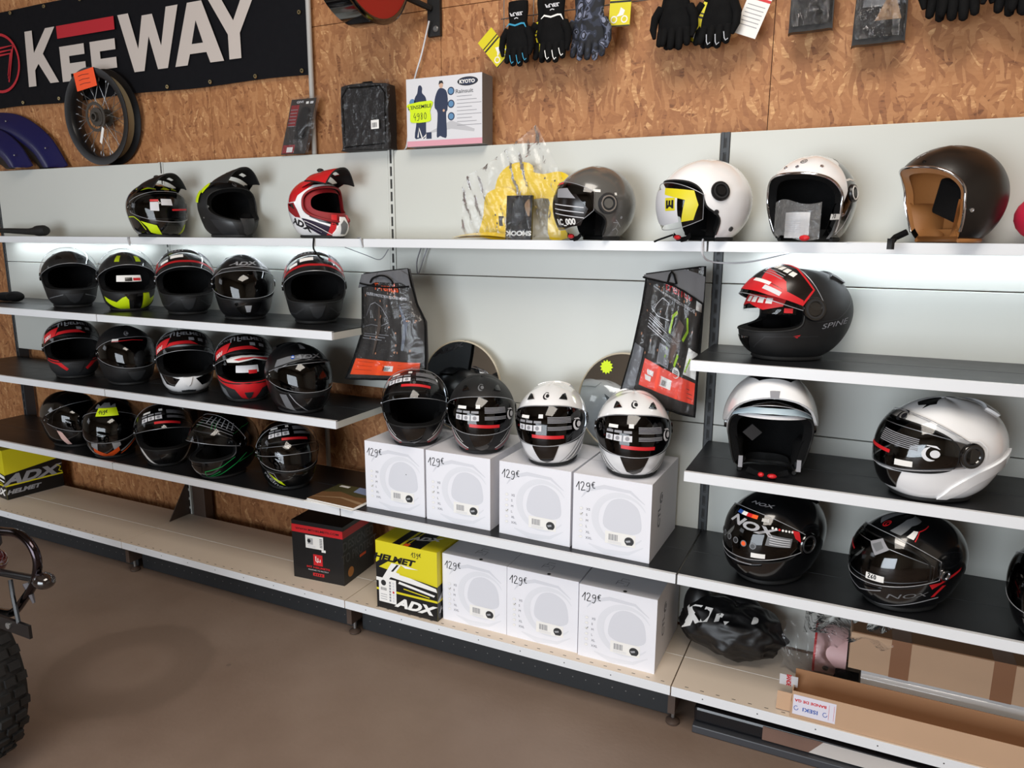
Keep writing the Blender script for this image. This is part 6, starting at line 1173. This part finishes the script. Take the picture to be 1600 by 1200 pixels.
b.ribbon(fr, [(.106, .02), (.106, .07)], .0008, PRED, .0014); b.ribbon(fr, [(.120, .02), (.120, .07)], .0008, PRED, .0014); b.build('printed_label', t)
b = MB(); b.tube([(0, 0, .033), (.1, .0, .036), (.3, 0, .034), (.6, 0, .034)], .032, mat('black_film_wrap', '0d0e11', .25, bump=.6, bscale=30), 14); tag(b.build('black_roll', smooth=50, loc=(2.10, -.243, Z5+.001)), 'roll wrapped in black film behind the front cardboard box', 'roll')
t = thing('flat_pack', 'dark flat pack with a faded printed picture on the floor under the base shelf', 'package', (1.40, -.375, .0)); b = MB(); b.box(0, 1.15, 0, .14, .001, .028, mat('dark_grey_wrap', '3d3f44', .4)); b.build('lower_board', t, bevel=.003)
b = MB(); b.box(.0, 1.15, .02, .13, .029, .085, mat('black_glossy_wrap', '141519', .25)); fr = plane((0, .02, .029), (1, 0, 0), (0, 0, 1)); b.decal(fr, rect(.22, .66, .004, .052), mat('faded_white_print', 'cfc8c2', .5, cvar=.1, nscale=8), .0008); b.decal(fr, [(.22, .004), (.36, .004), (.40, .052), (.22, .052)], mat('faded_brown_print', '7b5f52', .5, cvar=.2, nscale=30), .0012); b.build('picture_roll', t, bevel=.01)
# ---------------------------------------------------------------- motorcycle at the left
t = thing('motorcycle', 'dark motorcycle rear end with knobbly tyre at the lower left edge', 'motorcycle', (-.64, -1.5, 0)); zc_ = .318; M = Matrix.Translation((0, 0, zc_)) @ Matrix.Rotation(PI/2, 4, 'X')
b = MB(); b.lathe([(.235, -.05), (.262, -.062), (.292, -.055), (.306, -.03), (.309, 0), (.306, .03), (.292, .055), (.262, .062), (.235, .05), (.225, 0), (.235, -.05)], RUB, 72, M)
for i in range(48):
    a = 2*PI*i/48; Rm = M @ Matrix.Rotation(a, 4, 'Z')
    for y0 in ((-.05, -.022), (-.014, .014), (.022, .05)) if i % 2 else ((-.036, -.006), (.006, .036)): b.box(.300, .316 if abs(y0[0]+y0[1]) < .05 else .310, -.012, .012, y0[0], y0[1], RUB, Rm)
b.build('rear_tyre', t, smooth=40)
b = MB(); b.lathe([(.2, -.035), (.232, -.045), (.232, .045), (.2, .035), (.2, -.035)], MBLK, 60, M); b.build('rim', t, smooth=40); b = MB(); b.lathe([(.0, -.06), (.05, -.06), (.05, .06), (0, .06)], BLK, 24, M); b.build('hub', t, smooth=40)
for i in range(18):
    a = 2*PI*i/18; q = MB(); q.tube([M@Vector((.045*math.cos(a+.4), .045*math.sin(a+.4), .03*(1 if i % 2 else -1))), M@Vector((.202*math.cos(a), .202*math.sin(a), 0))], .002, STEEL, 5); q.build('spoke', t)
b = MB(); b.grid(lambda u, v: ((.36+.0*u)*math.cos(.95+1.1*u), -.075+.15*v, zc_+.36*math.sin(.95+1.1*u)+.03), 24, 8, BLK); b.grid(lambda u, v: (.354*math.cos(.95+1.1*u), -.075+.15*v, zc_+.354*math.sin(.95+1.1*u)+.03), 24, 8, BLK); b.build('rear_mudguard', t, smooth=50)
b = MB(); b.tube(smooth3([(-.30, -.02, .80), (.05, -.02, .815), (.25, -.01, .825), (.37, 0, .832), (.45, 0, .838), (.50, 0, .812), (.514, 0, .768), (.488, 0, .707), (.436, 0, .649), (.371, 0, .592), (.26, .02, .56)]), .0115, mat('dark_chrome', '3a3438', .15, metal=1), 12); b.build('grab_rail', t, smooth=60)
b = MB(); b.blob((.0, 0, .76), (.30, .12, .06), mat('seat_vinyl', '17151a', .5), 24); b.blob((-.45, 0, .78), (.35, .13, .07), MATS['seat_vinyl'], 24); b.build('seat', t, smooth=60)
b = MB(); b.blob((.26, 0, .715), (.06, .06, .045), mat('tail_lamp_red', '4a0f12', .15, coat=1), 20); b.build('tail_lamp', t, smooth=60)
b = MB(); b.tube([(.28, .0, .70), (.50, .0, .72)], .010, BLK, 8); b.blob((.532, .0, .722), (.032, .026, .022), mat('smoked_lens', '191313', .12, coat=1), 18); b.build('indicator', t, smooth=60)
b = MB(); b.box(.33, .488, -.03, -.022, .556, .594, BLK); b.lathe([(0, .0), (.009, 0), (.009, .004), (0, .005)], STEEL, 12, Matrix.Translation((.40, -.03, .575)) @ Matrix.Rotation(PI/2, 4, 'X')); b.tube([(.40, -.01, .70), (.42, -.02, .66), (.44, -.026, .59)], .006, BLK, 6); b.tube([(.455, .0, .70), (.475, .0, .645)], .008, mat('smoked_grey', '4a464a', .3), 6, rs=[.012, .004]); b.build('plate_bracket', t, smooth=40)
b = MB(); b.tube([(-.02, .07, zc_), (-.5, .09, .34), (-.62, .08, .40)], .022, MBLK, 10); b.tube([(-.02, -.07, zc_), (-.5, -.09, .34), (-.62, -.08, .40)], .022, MBLK, 10); b.tube([(-.1, .1, .36), (-.25, .1, .70)], .02, STEEL, 10); b.tube([(-.1, -.1, .36), (-.25, -.1, .70)], .02, STEEL, 10); b.tube([(.2, .05, .72), (-.3, .06, .70), (-.8, .06, .62)], .016, MBLK, 8); b.tube([(.2, -.05, .72), (-.3, -.06, .70), (-.8, -.06, .62)], .016, MBLK, 8); b.build('rear_frame', t, smooth=50)
b = MB(); b.tube([(-.55, .10, .02), (-.6, .1, .38)], .012, MBLK, 8); b.box(-.62, -.5, .03, .17, .0, .012, MBLK); b.box(-.8, -.5, -.1, .1, .3, .6, GUN); b.build('engine_and_stand', t, bevel=.01)
